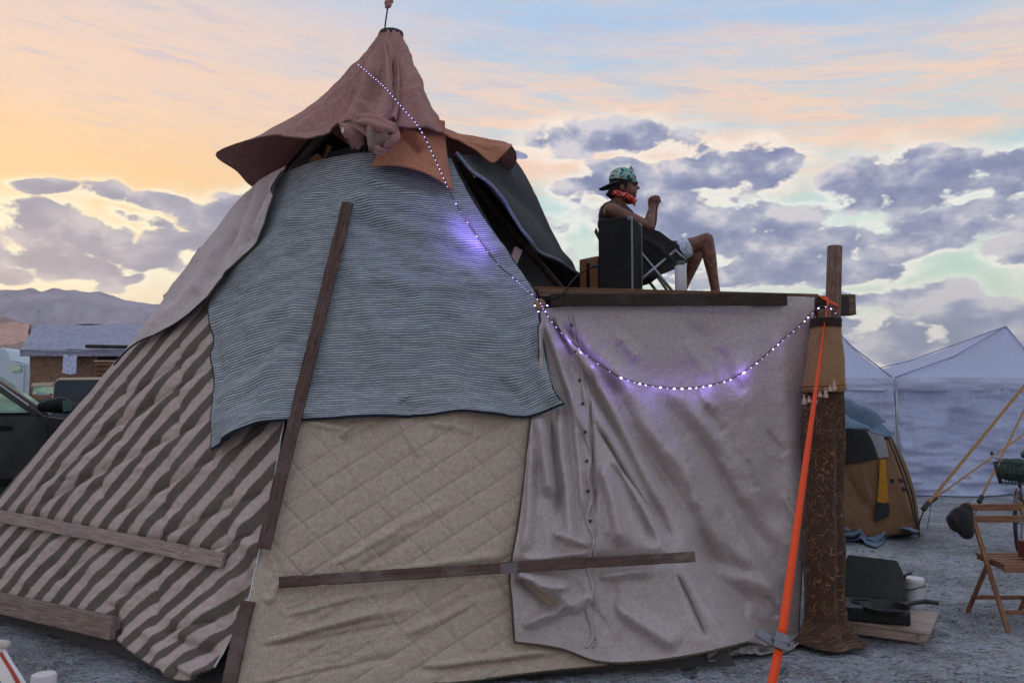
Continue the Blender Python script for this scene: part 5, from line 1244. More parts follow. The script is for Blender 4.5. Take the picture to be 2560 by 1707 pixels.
    def awn(px, py, u, v, g):
        d = rays(px, py); p = ORI+d*(g[..., 2]/d[..., 1])[..., None]; return p, np.tile(np.array([.2, -.6, .75]), p.shape[:2]+(1,))
    cloth('awning', ([(2030, 985, 10.1), (2110, 992, 9.9), (2165, 1022, 9.6), (2226, 1078, 9.2)], [(2226, 1078, 9.2), (2228, 1084, 9.18), (2222, 1092, 9.16)], [(2030, 1060, 9.2), (2110, 1070, 9.2), (2170, 1080, 9.2), (2222, 1092, 9.16)], [(2030, 985, 10.1), (2030, 1020, 9.7), (2030, 1060, 9.2)]), 50, 30, M_fly, o, 0,
          [(2090, 1005, 2200, 1072, 8, -.12), (2100, 1000, 2210, 1060, 10, .06), (2060, 1040, 2180, 1082, 8, .05)], ((.03, 30, 3),), point=awn, thick=.008)
    M_pl = plain('pole_black', lin(26, 26, 28), .4)
    for dx in (0, 9):
        q = poly_resample([list(P(2218+dx, 1090, 9.15)), list(P(2246+dx, 1160, 9.2)), list(P(2270+dx, 1230, 9.3)), list(P(2286+dx*.6, 1300, 9.45)), list(G(2297+dx*.4, 1338))], 24); tube('pole', [Vector(p) for p in q], .008, M_pl, o, 8)
    for (x, y) in ((2218, 1094), (2262, 1222), (2254, 1200)):
        box('pole_clip', P(x, y, 9.25), (.06, .04, .05), M_pl, o, None, .01)
    gs = thing('groundsheet', 'crumpled blue grey groundsheet in front of the dome tent door', 'groundsheet', G(2165, 1345))
    def pt(px, py, u, v, g):
        d_ = rays(px, py); z = .03+.10*np.maximum(fbm(u*5+3, v*3, 4), -.2)+.12*np.exp(-((v-.35)/.3)**2)*(.5+.5*np.sin(u*9)); t = (z-CAMH)/d_[..., 2]; return ORI+d_*t[..., None], np.tile(np.array([0., 0., 1.]), px.shape+(1,))
    cloth('sheet', ([(2040, 1300), (2130, 1302), (2200, 1292), (2292, 1322)], [(2292, 1322), (2294, 1330), (2280, 1338)], [(2040, 1345), (2140, 1352), (2190, 1366), (2225, 1340), (2280, 1338)], [(2040, 1300), (2040, 1320), (2040, 1345)]), 70, 34, M_fly, gs, 0, [(2135, 1310, 2160, 1360, 6, .05), (2160, 1315, 2220, 1340, 6, .05)], ((.03, 24, 3),), point=pt, thick=.008)
dome()
# ------------------------------------------------------------------ yellow guy straps to a stake
def guy_straps():
    M_y = fabric('yellow_webbing', lin(150, 110, 62), lin(178, 136, 84), .3, 60, .2, obj_coord=True); M_d = plain('dark_buckle', lin(48, 42, 36), .5, .4)
    anchor = G(2292, 1322); hi = P(2720, 770, 9.6)
    def strap_(a, b, wd, label, loc, ratchet=True, tail=None):
        o = thing('guy_strap', label, 'strap', loc, 'yellow guy straps')
        board('webbing', a, b, Vector((.3, -1, .3)), wd, .004, M_y, o, .0005)
        if ratchet:
            d = (b-a).normalized(); box('buckle', a+d*.02, (.12, .05, .045), M_d, o, axes_from(d, (0, -1, .2)), .01)
        if tail: board('anchor_webbing', a, tail, Vector((.3, -1, .3)), wd*.8, .004, M_d, o, .0005)
        return o
    strap_(P(2312, 1268, 8.75), P(2640, 868, 9.4), .034, 'wide yellow guy strap rising from the dark ratchet to the upper right', anchor, True, anchor)
    strap_(P(2330, 1250, 8.9), P(2680, 1000, 10.4), .020, 'narrow yellow guy strap passing just above the bicycle basket', G(2330, 1300), True, G(2318, 1320))
    strap_(P(2450, 1250, 9.6), P(2580, 985, 10.6), .028, 'short yellow guy strap running down behind the bicycle basket', G(2440, 1280), True, G(2438, 1284))
    st = thing('tent_stake', 'short metal tent stake where the yellow straps meet the ground', 'stake', anchor)
    tube('stake_rod', [anchor-UP*.1, anchor+UP*.07], .014, M_d, st, 8); tube('stake_head', [anchor+Vector((-.04, 0, .07)), anchor+Vector((.04, 0, .07))], .014, M_d, st, 8)
guy_straps()
# ------------------------------------------------------------------ bicycle
def bicycle():
    M_t = plain('tyre_rubber', lin(40, 38, 40), .8); M_r = plain('red_frame', lin(84, 18, 22), .35, 0, .25, 20, .5, .4); M_s = plain('spoke_steel', lin(150, 150, 156), .3, .9); M_w = plain('dark_wire', lin(54, 60, 58), .5, .5)
    f = G(2552, 1386); f.z = 0; o = thing('bicycle', 'red bicycle with a dark wire basket on its handlebar', 'bicycle', f)
    fd = Vector((-.62, -.78, 0)).normalized(); sd_ = Vector((fd.y, -fd.x, 0)); r = .33; back = f-fd*1.05
    for c, nm in ((f, 'front_wheel'), (back, 'rear_wheel')):
        c = c+UP*r; bm = bmesh.new(); tubem(bm, [c+fd*math.cos(t)*r*.955+UP*math.sin(t)*r*.955 for t in np.linspace(0, 2*math.pi, 49)], .019, 10, False); wh = from_bm('wheel', bm, M_t, o, True)
        bm = bmesh.new(); tubem(bm, [c+fd*math.cos(t)*r*.89+UP*math.sin(t)*r*.89 for t in np.linspace(0, 2*math.pi, 49)], .009, 8, False); from_bm('rim', bm, M_s, wh, True)
        bm = bmesh.new()
        for k in range(18):
            t = 2*math.pi*k/18; tubem(bm, [c+sd_*(.02 if k % 2 else -.02), c+fd*math.cos(t)*r*.89+UP*math.sin(t)*r*.89], .002, 5)
        tubem(bm, [c-sd_*.05, c+sd_*.05], .016, 10); from_bm('spokes', bm, M_s, wh, True)
        bm = bmesh.new(); tubem(bm, [c+fd*math.cos(t)*r*1.06+UP*math.sin(t)*r*1.06 for t in np.linspace(.5, 2.9 if nm[0] == 'r' else 2.6, 20)], .016, 6); from_bm('mudguard', bm, M_r, o, True)
    hd_ = f+UP*.72-fd*.22; bb = back.lerp(f, .45)+UP*.28; st = back.lerp(f, .25)+UP*.75
    bm = bmesh.new()
    for s in (-1, 1): tubem(bm, [f+UP*r+sd_*.05*s, hd_-UP*.16+sd_*.045*s+fd*.06], .014, 8)
    tubem(bm, [hd_-UP*.17+fd*.05, hd_+UP*.18-fd*.03], .018, 10); from_bm('fork', bm, M_r, o, True)
    bm = bmesh.new()
    for a, b in ((hd_, st), (hd_-UP*.12, bb), (bb, st+UP*.1), (bb, back+UP*r+sd_*.05), (bb, back+UP*r-sd_*.05), (st, back+UP*r)): tubem(bm, [a, b], .016, 10)
    from_bm('frame', bm, M_r, o, True)
    hb = hd_+UP*.26-fd*.04; bm = bmesh.new(); tubem(bm, [hb-sd_*.28-fd*.16+UP*.04, hb-sd_*.22, hb, hb+sd_*.22, hb+sd_*.28-fd*.16+UP*.04], .012, 8); from_bm('handlebar', bm, M_s, o, True)
    for s in (-1, 1): tube('grip', [hb+sd_*.27*s-fd*.13+UP*.035, hb+sd_*.29*s-fd*.24+UP*.05], .018, M_t, o, 8)
    # wire basket
    bc = hd_+fd*.24+UP*.02; bm = bmesh.new()
    for z, g in ((0, .78), (.11, .9), (.22, 1.)):
        pts = [bc+sd_*.19*g*a+fd*.14*g*b+UP*z for a, b in ((-1, -1), (1, -1), (1, 1), (-1, 1), (-1, -1))]; tubem(bm, pts, .006, 6)
    for k in range(11):
        a = -1+2*k/10
        for b in (-1, 1): tubem(bm, [bc+sd_*.19*.78*a+fd*.14*.78*b, bc+sd_*.19*a+fd*.14*b+UP*.22], .004, 5)
        if k % 2 == 0:
            for s in (-1, 1): tubem(bm, [bc+sd_*.19*.78*s+fd*.14*.78*a, bc+sd_*.19*s+fd*.14*a+UP*.22], .004, 5)
            tubem(bm, [bc+sd_*.19*.78*a-fd*.11, bc+sd_*.19*.78*a+fd*.11], .004, 5)
    from_bm('basket', bm, M_w, o, True)
    tube('seat_post', [st+UP*.08, st+UP*.22], .013, M_s, o, 8)
    blob('saddle', [[(st+UP*.25-fd*.10, .055), (st+UP*.25, .05), (st+UP*.25+fd*.13, .022)]], M_t, o, .012, 3)
    bg = blob('dark_bag', [[(bc+UP*.10-sd_*.10, .09), (bc+UP*.12+sd_*.08, .10)], [(bc+UP*.2-sd_*.02, .07), (bc+UP*.2+sd_*.1, .05)]], fabric('teal_black_bag', lin(34, 40, 40), lin(60, 84, 78), .3, 30, .1, obj_coord=True), None, .012, 3)
    tag(bg, 'dark bundle stuffed into the bicycle basket', 'bag')
bicycle()
# ------------------------------------------------------------------ folding chair, hat, red box
M_ch = wood('chair_wood', lin(112, 74, 52), lin(146, 102, 74))
def folding_chair():
    o = thing('folding_chair', 'slatted wooden folding chair at the right edge', 'chair', (3.6, 5.95, 0))
    xl, xr = 3.44, 3.83; dx = Vector((1, .0, 0))
    for x in (xl, xr):
        board('front_leg', Vector((x, 6.14, .83)), Vector((x-.03, 5.66, .0)), Vector((0, -1, -.4)), .032, .022, M_ch, o, .005)
        board('back_leg', Vector((x+.016, 5.92, .45)), Vector((x+.004, 6.22, .0)), Vector((0, 1, .3)), .03, .022, M_ch, o, .005)
    for z, y, h in ((.795, 6.12, .05), (.715, 6.075, .05)): box('back_slat', ((xl+xr)/2, y-.004, z), (xr-xl+.01, .014, h), M_ch, o, None, .004)
    for i in range(5): box('seat_slat', ((xl+xr)/2-.005, 6.08-i*.075, .455-.004*i), (xr-xl-.05, .066, .016), M_ch, o, None, .004)
    for x in (xl+.035, xr-.045): board('seat_rail', Vector((x, 6.10, .432)), Vector((x, 5.74, .41)), UP, .024, .03, M_ch, o, .004)
    box('front_rail', ((xl+xr)/2-.01, 5.735, .415), (xr-xl-.02, .02, .045), M_ch, o, None, .004)
    box('stretcher', ((xl+xr)/2, 6.155, .125), (xr-xl, .018, .03), M_ch, o, None, .004)
    box('stretcher', ((xl+xr)/2-.02, 5.735, .12), (xr-xl, .018, .03), M_ch, o, None, .004)
    M_hat = fabric('dark_hat', lin(30, 28, 30), lin(48, 44, 46), .2, 80, .1, obj_coord=True)
    h = blob('hat', [[(P(2415, 1272, 6.1), .05), (P(2412, 1310, 6.08), .065), (P(2416, 1330, 6.06), .055)]], M_hat, None, .012, 4, [(P(2398, 1298, 6.08), (.08, .07, .10), Matrix.Rotation(R(25), 3, 'Y')), (P(2380, 1299, 6.06), (.035, .06, .045), Matrix.Identity(3))])
    tag(h, 'dark felt hat hung over the left post of the wooden chair', 'hat')
    b = thing('red_box', 'dark red box with a round badge on the wooden chair seat', 'box', (3.72, 5.85, .465))
    box('box_body', (3.735, 5.86, .53), (.15, .13, .125), plain('red_tin', lin(96, 22, 26), .45), b, None, .008); lathe('badge', (3.72, 5.796, .52), [(.022, 0), (.022, .004), (.016, .006), (0, .005)], plain('badge_metal', lin(120, 100, 110), .4, .6), b, 16, (0, -1, 0))
folding_chair()
# ------------------------------------------------------------------ cooking corner
def cooking():
    M_bd = wood('pallet_wood', lin(150, 128, 118), lin(188, 166, 154))
    A, B = G(2100, 1548, .105), G(2326, 1578, .105); d = (B-A).normalized(); p_ = Vector((-d.y, d.x, 0)); L = (B-A).length
    o = thing('low_table', 'low table of weathered boards on the ground by the curtain', 'table', ((A.x+B.x)/2, A.y+.2, 0))
    nb = 3; wd = .19
    for i in range(nb): board('top_board', A+p_*(wd/2+i*(wd+.005))-UP*.011, B+p_*(wd/2+i*(wd+.005))-UP*.011, UP, wd, .022, M_bd, o, .003)
    for k in (.12, .88):
        c = A.lerp(B, k)-UP*.05; board('foot_board', c+p_*.02, c+p_*.54, UP, .07, .05, M_bd, o)
    board('side_board', A+d*.1+p_*.03-UP*.058, B-d*.06+p_*.03-UP*.058, p_, .06, .02, M_bd, o)
    zt = .106
    def T(px, py, z=zt): return G(px, py, z)
    M_b = plain('stove_black', lin(26, 30, 32), .45, .2, .15, 30)
    # camp stove with raised lid
    sa, sb = T(2118, 1552), T(2278, 1566); sdv = (sb-sa).normalized(); sp = Vector((-sdv.y, sdv.x, 0)); w = (sb-sa).length; c = (sa+sb)/2+sp*.15
    st = thing('camp_stove', 'black camp stove with its lid raised on the low table', 'stove', (c.x, c.y, zt)); ax = (sdv, sp, UP)
    box('stove_body', c+UP*.047, (w, .29, .09), M_b, st, ax, .01); box('stove_rim', c+UP*.094, (w+.006, .296, .008), plain('worn_steel', lin(110, 112, 114), .4, .7), st, ax, .003)
    for k in (-.25, .25):
        bm = bmesh.new(); tubem(bm, [c+sdv*w*k+UP*.104+Vector((math.cos(t)*.06, math.sin(t)*.06, 0)) for t in np.linspace(0, 2*math.pi, 25)], .005, 6, False); from_bm('burner', bm, M_b, st, True)
    for k in (-.3, .3): lathe('knob', c+sdv*w*k-sp*.146+UP*.05, [(.016, 0), (.014, .014), (0, .015)], M_b, st, 12, -sp)
    lt = (UP*.96+sp*.28).normalized(); ln = (-sp*.96+UP*.28).normalized(); lc = c+sp*.15+UP*.10
    prism('lid', [lc-sdv*w*.52, lc+sdv*w*.50, lc+sdv*w*.50+lt*.17, lc+sdv*w*.40+lt*.27, lc-sdv*w*.42+lt*.29, lc-sdv*w*.52+lt*.22], ln*-.035, M_b, st, .006)
    # frying pan
    pc = T(2215, 1528, .21); pan = thing('frying_pan', 'black frying pan resting on the stove with its handle to the right', 'pan', pc)
    pc.z = .207; lathe('pan_bowl', pc, [(.0, 0), (.125, 0), (.15, .036), (.153, .04), (.147, .04), (.122, .006), (.0, .005)], plain('cast_iron', lin(30, 29, 29), .4, .4, .15), pan, 36)
    hd_ = (P(2360, 1503, 5.45)-pc); hd_.z = 0; hd_.normalize()
    tube('pan_handle', [pc+hd_*.145+UP*.03, pc+hd_*.2+UP*.052, pc+hd_*.28+UP*.06, pc+hd_*.37+UP*.046], [.011, .013, .016, .013], M_b, pan, 10)
    # white jar with a lid
    jb = T(2288, 1518); j = thing('white_jar', 'white plastic jar with pale lid behind the frying pan', 'jar', jb)
    lathe('jar_body', jb, [(.062, 0), (.066, .01), (.066, .155), (.062, .165), (.062, .18)], plain('jar_plastic', lin(176, 176, 186), .5, 0, .35, 14), j, 28); lathe('jar_lid', jb+UP*.178, [(.066, 0), (.068, .004), (.068, .028), (.062, .034), (0, .034)], plain('jar_lid_white', lin(214, 208, 212), .5), j, 28)
    bm = bmesh.new(); tubem(bm, [jb+UP*.16+Vector((math.cos(t)*.07, math.sin(t)*.07, -.03*max(0, math.sin(t-1.6)))) for t in np.linspace(0, 2*math.pi, 33)], .005, 6, False); from_bm('jar_band', bm, plain('brown_band', lin(96, 80, 66), .7), j, True)
    # tin mug and a dark pot lying behind the pan
    mb = T(2236, 1520); mg = thing('dark_pot', 'small dark pot lying tilted between the stove and the jar', 'pot', mb); axm = Vector((.75, -.2, .55)).normalized()
    lathe('pot_body', mb+UP*.07-axm*.03, [(.03, 0), (.052, .008), (.056, .10), (.052, .10), (.046, .012), (0, .01)], plain('pot_enamel', lin(48, 50, 52), .4, .3, .4, 20), mg, 24, axm)
    tube('pot_handle', [mb+UP*.13+axm*.07, mb+UP*.18+axm*.10, mb+UP*.17+axm*.15], .009, M_b, mg, 8)
    rb = T(2262, 1512); pk = thing('food_packet', 'small red and white packet beside the jar', 'packet', rb); prism('packet_body', [rb+Vector((-.05, 0, 0)), rb+Vector((.04, 0, 0)), rb+Vector((.035, .01, .075)), rb+Vector((-.02, .012, .06))], (0, .03, 0), plain('packet_print', lin(196, 150, 150), .5, 0, .5, 50), pk, .004)
cooking()
# grey cloth bunched on the ground under the strap
def ground_rag():
    o = thing('canvas_rag', 'grey canvas strip crumpled on the ground at the foot of the sheet', 'cloth', G(1930, 1612))
    m = fabric('grey_canvas_rag', lin(128, 118, 116), lin(160, 150, 146), .4, 110, .35)
    def pt(px, py, u, v, g):
        d_ = rays(px, py); z = .02+.05*np.exp(-((v-.4)/.3)**2)*(.6+.5*np.sin(u*11+1))+.03*fbm(u*7, v*4, 3); t = (z-CAMH)/d_[..., 2]; return ORI+d_*t[..., None], np.tile(np.array([0., -.4, .9]), px.shape+(1,))
    cloth('rag_strip', ([(1770, 1625), (1850, 1600), (1930, 1585), (2000, 1572)], [(2000, 1572), (2012, 1582), (2008, 1596)], [(1770, 1650), (1850, 1634), (1930, 1632), (1975, 1622), (2008, 1596)], [(1770, 1625), (1768, 1640), (1770, 1650)]), 80, 24, m, o, 0, (), ((.02, 20, 3),), point=pt, thick=.007)
ground_rag()
# ------------------------------------------------------------------ near left: pipe stub and striped sling chair
def near_left():
    c = P(110, 1682, 3.1); o = thing('pipe_post', 'white plastic pipe post with flat cap at the bottom left', 'pipe', (c.x, c.y, 0))
    lathe('pipe', (c.x, c.y, 0), [(.038, 0), (.038, c.z-.03)], plain('pvc_white', lin(196, 184, 190), .45, 0, .3, 20), o, 28)
    lathe('pipe_cap', (c.x, c.y, c.z-.06), [(.040, 0), (.0435, .003), (.0435, .052), (.040, .058), (0, .06)], plain('pvc_cap', lin(212, 200, 204), .45, 0, .25, 20), o, 28)
    ch = thing('sling_chair', 'striped canvas sling chair whose top corner shows at the bottom left', 'chair', G(-40, 1900))
    a = P(6, 1610, 2.4)
    m, t, b = newmat('striped_canvas'); uv = uvn(t); sx, sy, _ = t.sep(uv)
    c = t.ramp(t.m('FRACT', t.m('MULTIPLY_ADD', sx, -9., 9.*.247)), [(0., lin(226, 216, 204)), (.16, lin(226, 216, 204)), (.17, lin(88, 92, 140)), (.34, lin(88, 92, 140)), (.35, lin(214, 206, 206)), (.5, lin(214, 206, 206)), (.51, lin(168, 62, 54)), (.68, lin(168, 62, 54)), (.69, lin(222, 210, 204)), (1., lin(222, 210, 204))])
    t.put(b.inputs['Base Color'], c); b.inputs['Roughness'].default_value = .9
    def pt(px, py, u, v, g):
        d_ = rays(px, py); p = ORI+d_*(g[..., 2]/d_[..., 1])[..., None]; return p, np.tile(np.array([.2, -.4, .9]), px.shape+(1,))
    cloth('sling', ([(-170, 1596, 2.55), (-80, 1606, 2.48), (6, 1610, 2.4)], [(6, 1610, 2.4), (48, 1680, 2.3), (120, 1800, 2.15)], [(-90, 1860, 2.25), (20, 1830, 2.2), (120, 1800, 2.15)], [(-170, 1596, 2.55), (-140, 1700, 2.4), (-90, 1860, 2.25)]), 40, 40, m, ch, 0, (), ((.006, 60, 3),), point=pt, thick=.006, smooth=False)
    M_f = plain('pale_frame', lin(206, 190, 184), .5); b0, e, e0 = P(-170, 1596, 2.55), P(120, 1800, 2.15), P(-90, 1860, 2.25)
    tube('top_bar', [a+(a-b0)*.06, b0-(a-b0)*.03], .013, M_f, ch, 10); tube('front_bar', [e, e0], .013, M_f, ch, 10)
    for p_, q_ in ((a, e), (b0, e0)):
        tube('leg', [p_, Vector((q_.x, q_.y, 0))], .012, M_f, ch, 10); tube('leg', [q_, Vector((p_.x, p_.y, 0))], .012, M_f, ch, 10)
near_left()
# ------------------------------------------------------------------ left background: vehicles, canvas tent
def vehicle_profile(o, prof, x0, y0, width, sx, mat, name):
    pts = [Vector((x0+px*sx, y0, pz)) for px, pz in prof]; return prism(name, pts, (0, width, 0), mat, o, .03)
M_glass = None
def glass_mat():
    m, t, b = newmat('car_glass'); b.inputs['Base Color'].default_value = (.012, .03, .03, 1); b.inputs['Roughness'].default_value = .06; b.inputs['Specular IOR Level'].default_value = .9; b.inputs['Coat Weight'].default_value = .6; b.inputs['Coat Roughness'].default_value = .05
    tc = t.new('ShaderNodeTexCoord').outputs['Object']; n = t.noise(t.vm('MULTIPLY', tc, (1., 1., 3.)), 3., 5.)
    t.put(b.inputs['Base Color'], t.mix(t.mr(n, .3, .7), (.015, .04, .04, 1), (.07, .15, .13, 1)))
    g = t.new('ShaderNodeBsdfGlossy'); t.put(g.inputs[0], t.mix(t.mr(n, .35, .65), (.28, .5, .46, 1), (.55, .85, .78, 1))); g.inputs['Roughness'].default_value = .12  # teal patches in base and gloss colour paint in a reflected sky
    mx = t.new('ShaderNodeMixShader'); t.put(mx.inputs[0], t.mr(n, .3, .7, .35, .6)); t.l.new(b.outputs[0], mx.inputs[1]); t.l.new(g.outputs[0], mx.inputs[2]); t.l.new(mx.outputs[0], t.n['Material Output'].inputs[0]); return m
def wheel(o, c, r, w=.22):
    M_ty = plain('car_tyre', lin(34, 33, 34), .85); q = lathe('wheel', Vector(c)-Vector((0, w/2, 0)), [(r*.6, 0), (r*.95, 0), (r, .03), (r, w-.03), (r*.95, w), (r*.6, w)], M_ty, o, 32, (0, 1, 0))
    lathe('rim', Vector(c)-Vector((0, w/2+.004, 0)), [(.0, 0.02), (r*.2, .02), (r*.3, .05), (r*.55, .03), (r*.6, 0), (r*.62, .06)], plain('alloy', lin(110, 112, 116), .35, .8), q, 24, (0, 1, 0))
def left_side():
    global M_glass
    M_glass = glass_mat()
    # dark green-black four-wheel drive, nose to the right, partly hidden by the striped quilt
    Yc = 8.0; o = thing('dark_car', 'dark green black four wheel drive beside the striped quilt', 'car', (P(112, 1015, Yc).x, Yc, 0)); xp = lambda px: P(px, 1015, Yc).x; zp = lambda py: P(100, py, Yc).z
    M_c = plain('dark_car_paint', lin(26, 32, 32), .35, .2, .3, 6, .5, .5)
    bx = xp(112); belt = zp(1041)
    body = [(-4.2, .5), (-4.25, belt-.05), (-3.9, belt), (.0, belt), (.10, zp(1045)), (.62, zp(1066)), (1.35, zp(1085)), (1.55, zp(1110)), (1.6, .5), (1.3, .42), (-3.9, .42)]
    prism('body', [Vector((bx+x, Yc, z)) for x, z in body], (0, 1.85, 0), M_c, o, .035)
    roof = zp(872)
    prism('cabin', [Vector((bx+x, Yc+.06, z)) for x, z in ((-4.0, belt-.02), (-3.8, roof-.05), (-3.6, roof), (-1.0, roof), (-.78, roof-.05), (.02, belt-.02))], (0, 1.73, 0), M_c, o, .03)
    # side windows sit proud of the cabin in dark rubber frames; A pillar trim is paler grey
    def win(pts, nm='window'):
        w_ = prism(nm, [Vector((bx+x, Yc+.052, z)) for x, z in pts], (0, -.012, 0), M_glass, o); k = [Vector((bx+x, Yc+.046, z)) for x, z in pts]; k.append(k[0]); tube('seal', k, .016, M_black, w_, 6); return w_
    win([(-1.22, belt+.02), (-1.22, roof-.09), (-.82, roof-.10), (-.12, belt+.03)]); win([(-2.35, belt+.02), (-2.35, roof-.09), (-1.32, roof-.09), (-1.32, belt+.02)]); win([(-3.8, belt+.02), (-3.7, roof-.1), (-2.45, roof-.09), (-2.45, belt+.02)])
    tube('pillar_trim', [Vector((bx-.80, Yc+.03, roof-.03)), Vector((bx-.4, Yc+.035, (roof+belt)/2+.02)), Vector((bx+.03, Yc+.04, belt+.02))], .02, plain('grey_trim', lin(150, 128, 124), .4, .2), o, 8)
    prism('windscreen', [Vector((bx-.70, Yc+.14, roof-.06)), Vector((bx-.70, Yc+1.7, roof-.06)), Vector((bx+.06, Yc+1.74, belt+.02)), Vector((bx+.06, Yc+.1, belt+.02))], (.02, 0, .02), M_glass, o)
    mr = blob('wing_mirror', [[(P(100, 1016, Yc-.05), .055), (P(122, 1012, Yc-.14), .085), (P(133, 1016, Yc-.16), .075)]], M_black, o, .014, 4); prism('mirror_glass', [P(112, 1000, Yc-.235), P(134, 1002, Yc-.235), P(136, 1026, Yc-.235), P(114, 1030, Yc-.235)], (0, -.004, 0), M_glass, mr)
    for x in (-1.3, -2.5): tube('door_gap', [Vector((bx+x, Yc-.002, .55)), Vector((bx+x, Yc-.002, belt-.02))], .006, M_black, o, 6)
    tube('door_gap', [Vector((bx+.02, Yc-.002, .6)), Vector((bx+.05, Yc-.002, 1.1)), Vector((bx+.03, Yc-.002, belt-.06))], .006, M_black, o, 6)
    box('door_handle', P(14, 1068, Yc-.02), (.2, .04, .05), M_black, o, None, .012); lathe('door_lock', P(3, 1100, Yc-.002), [(.018, 0), (.016, .008), (0, .009)], plain('lock_chrome', lin(190, 186, 186), .3, .9), o, 14, (0, -1, 0))
    prism('side_moulding', [Vector((bx-4.0, Yc-.004, z)) for z in (.78, .86)]+[Vector((bx+1.4, Yc-.004, z)) for z in (.86, .78)], (0, -.02, 0), M_black, o, .004)
    for x in (.85, -3.1): wheel(o, (bx+x, Yc+.1, .40), .40)
    o.rotation_euler = (0, 0, R(33))
    # cream roofed van behind
    Yv = 14.; v = thing('van', 'dark blue van with cream window surrounds behind the dark car', 'van', (P(220, 1000, Yv).x, Yv+.9, 0)); X = lambda px: P(px, 1000, Yv).x; Z = lambda py: P(150, py, Yv).z
    M_v = plain('van_blue', lin(26, 40, 60), .4, .1, .25, 5, .5, .3); M_cr = plain('cream_paint', lin(206, 184, 168), .6, 0, .25, 8)
    prism('body', [Vector((x, Yv, z)) for x, z in ((X(70), .45), (X(70), Z(1000)), (X(128), Z(1000)), (X(128), Z(998)), (X(420), Z(998)), (X(430), .45))], (0, 1.9, 0), M_v, v, .03)
    prism('roof', [Vector((x, Yv-.02, z)) for x, z in ((X(128), Z(998)), (X(132), Z(962)), (X(141), Z(944)), (X(420), Z(940)), (X(424), Z(998)))], (0, 1.94, 0), M_cr, v, .03)
    w_ = prism('window', [Vector((x, Yv-.03, z)) for x, z in ((X(136), Z(998)), (X(138), Z(958)), (X(146), Z(950)), (X(262), Z(949)), (X(262), Z(998)))], (0, -.01, 0), plain('dark_pane', lin(28, 42, 58), .35, 0, .1, 3, .5), v); prism('window', [Vector((x, Yv-.03, z)) for x, z in ((X(272), Z(998)), (X(272), Z(949)), (X(410), Z(948)), (X(412), Z(998)))], (0, -.01, 0), M_glass, v)
    prism('cab_roof', [Vector((x, Yv+.0, z)) for x, z in ((X(74), Z(966)), (X(78), Z(957)), (X(130), Z(955)), (X(130), Z(966)))], (0, 1.9, 0), M_cr, v, .01); prism('window', [Vector((x, Yv+.1, z)) for x, z in ((X(72), Z(986)), (X(74), Z(966)), (X(128), Z(966)), (X(128), Z(986)))], (0, 1.7, 0), M_glass, v)
    prism('trim_strip', [Vector((x, Yv-.01, z)) for x, z in ((X(94), Z(988)), (X(94), Z(983)), (X(126), Z(983)), (X(126), Z(988)))], (0, -.02, 0), plain('lilac_chrome', lin(150, 150, 170), .4, .4), v)
    box('side_lamp', (X(158), Yv-.01, Z(1018)), (.10, .03, .035), plain('amber_lens', lin(190, 92, 60), .4), v, None, .006); tube('trim_line', [Vector((X(140), Yv-.01, Z(1003))), Vector((X(172), Yv-.01, Z(1003)))], .012, M_cr, v, 6)
    for x in (110, 380): wheel(v, (X(x), Yv+.1, .34), .34)
    crate = thing('wooden_crate', 'small brown wooden crate on the van roof against the tent', 'crate', (X(250), Yv+.4, Z(944))); cz = Z(941)
    for k, z in enumerate((.05, .14, .23)): box('slat', (X(250), Yv+.2, cz+z), (.42, .02, .075), M_deck, crate, None, .004); box('slat', (X(250), Yv+.6, cz+z), (.42, .02, .075), M_deck, crate, None, .004)
    for s in (-1, 1):
        box('end_panel', (X(250)+s*.2, Yv+.4, cz+.14), (.02, .38, .26), M_deck, crate, None, .004)
    box('top_panel', (X(250), Yv+.4, cz+.282), (.46, .44, .016), M_cr, crate, None, .004)
    # canvas wall tent with blue grey roof
    Yt = 20.; tt = thing('canvas_wall_tent', 'brown canvas wall tent with a blue grey ridge roof', 'tent', (P(260, 1000, Yt).x, Yt+2, 0)); X = lambda px, Y=Yt: P(px, 1000, Y).x; Z = lambda py, Y=Yt: P(100, py, Y).z
    M_br = fabric('brown_canvas', lin(112, 84, 68), lin(140, 108, 90), .4, 14, .3, obj_coord=True); M_rf = fabric('roof_canvas', lin(128, 128, 150), lin(158, 158, 178), .45, 12, .3, obj_coord=True)
    x0, x1 = X(72), X(640); ze, zr = Z(870), Z(811, Yt+2); xr_ = X(80, Yt+2)
    def gsheet(name, a, b, c, d, mat, amp, par, nu=40, nv=14):
        V = []
        nrm = (b-a).cross(d-a).normalized()
        for j in range(nv+1):
            for k in range(nu+1):
                s, t = k/nu, j/nv; V.append(a.lerp(b, s).lerp(d.lerp(c, s), t)+nrm*amp*float(fbm(np.array(s*9), np.array(t*4), 4)))
        return link(name, mesh_of(name, V, [(j*(nu+1)+k, j*(nu+1)+k+1, (j+1)*(nu+1)+k+1, (j+1)*(nu+1)+k) for j in range(nv) for k in range(nu)]), mat, par, True)
    Vx = Vector
    gsheet('front_wall', Vx((x0, Yt, 0)), Vx((x1, Yt, 0)), Vx((x1, Yt, ze)), Vx((x0, Yt, ze)), M_br, .14, tt); gsheet('back_wall', Vx((x0, Yt+4, 0)), Vx((x1, Yt+4, 0)), Vx((x1, Yt+4, ze)), Vx((x0, Yt+4, ze)), M_br, .1, tt)
    gsheet('roof_slope', Vx((x0-.12, Yt-.25, ze-.06)), Vx((x1, Yt-.25, ze-.06)), Vx((x1, Yt+2, zr)), Vx((xr_, Yt+2, zr)), M_rf, .05, tt); gsheet('roof_slope', Vx((x0-.12, Yt+4.2, ze-.06)), Vx((x1, Yt+4.2, ze-.06)), Vx((x1, Yt+2, zr)), Vx((xr_, Yt+2, zr)), M_rf, .05, tt)
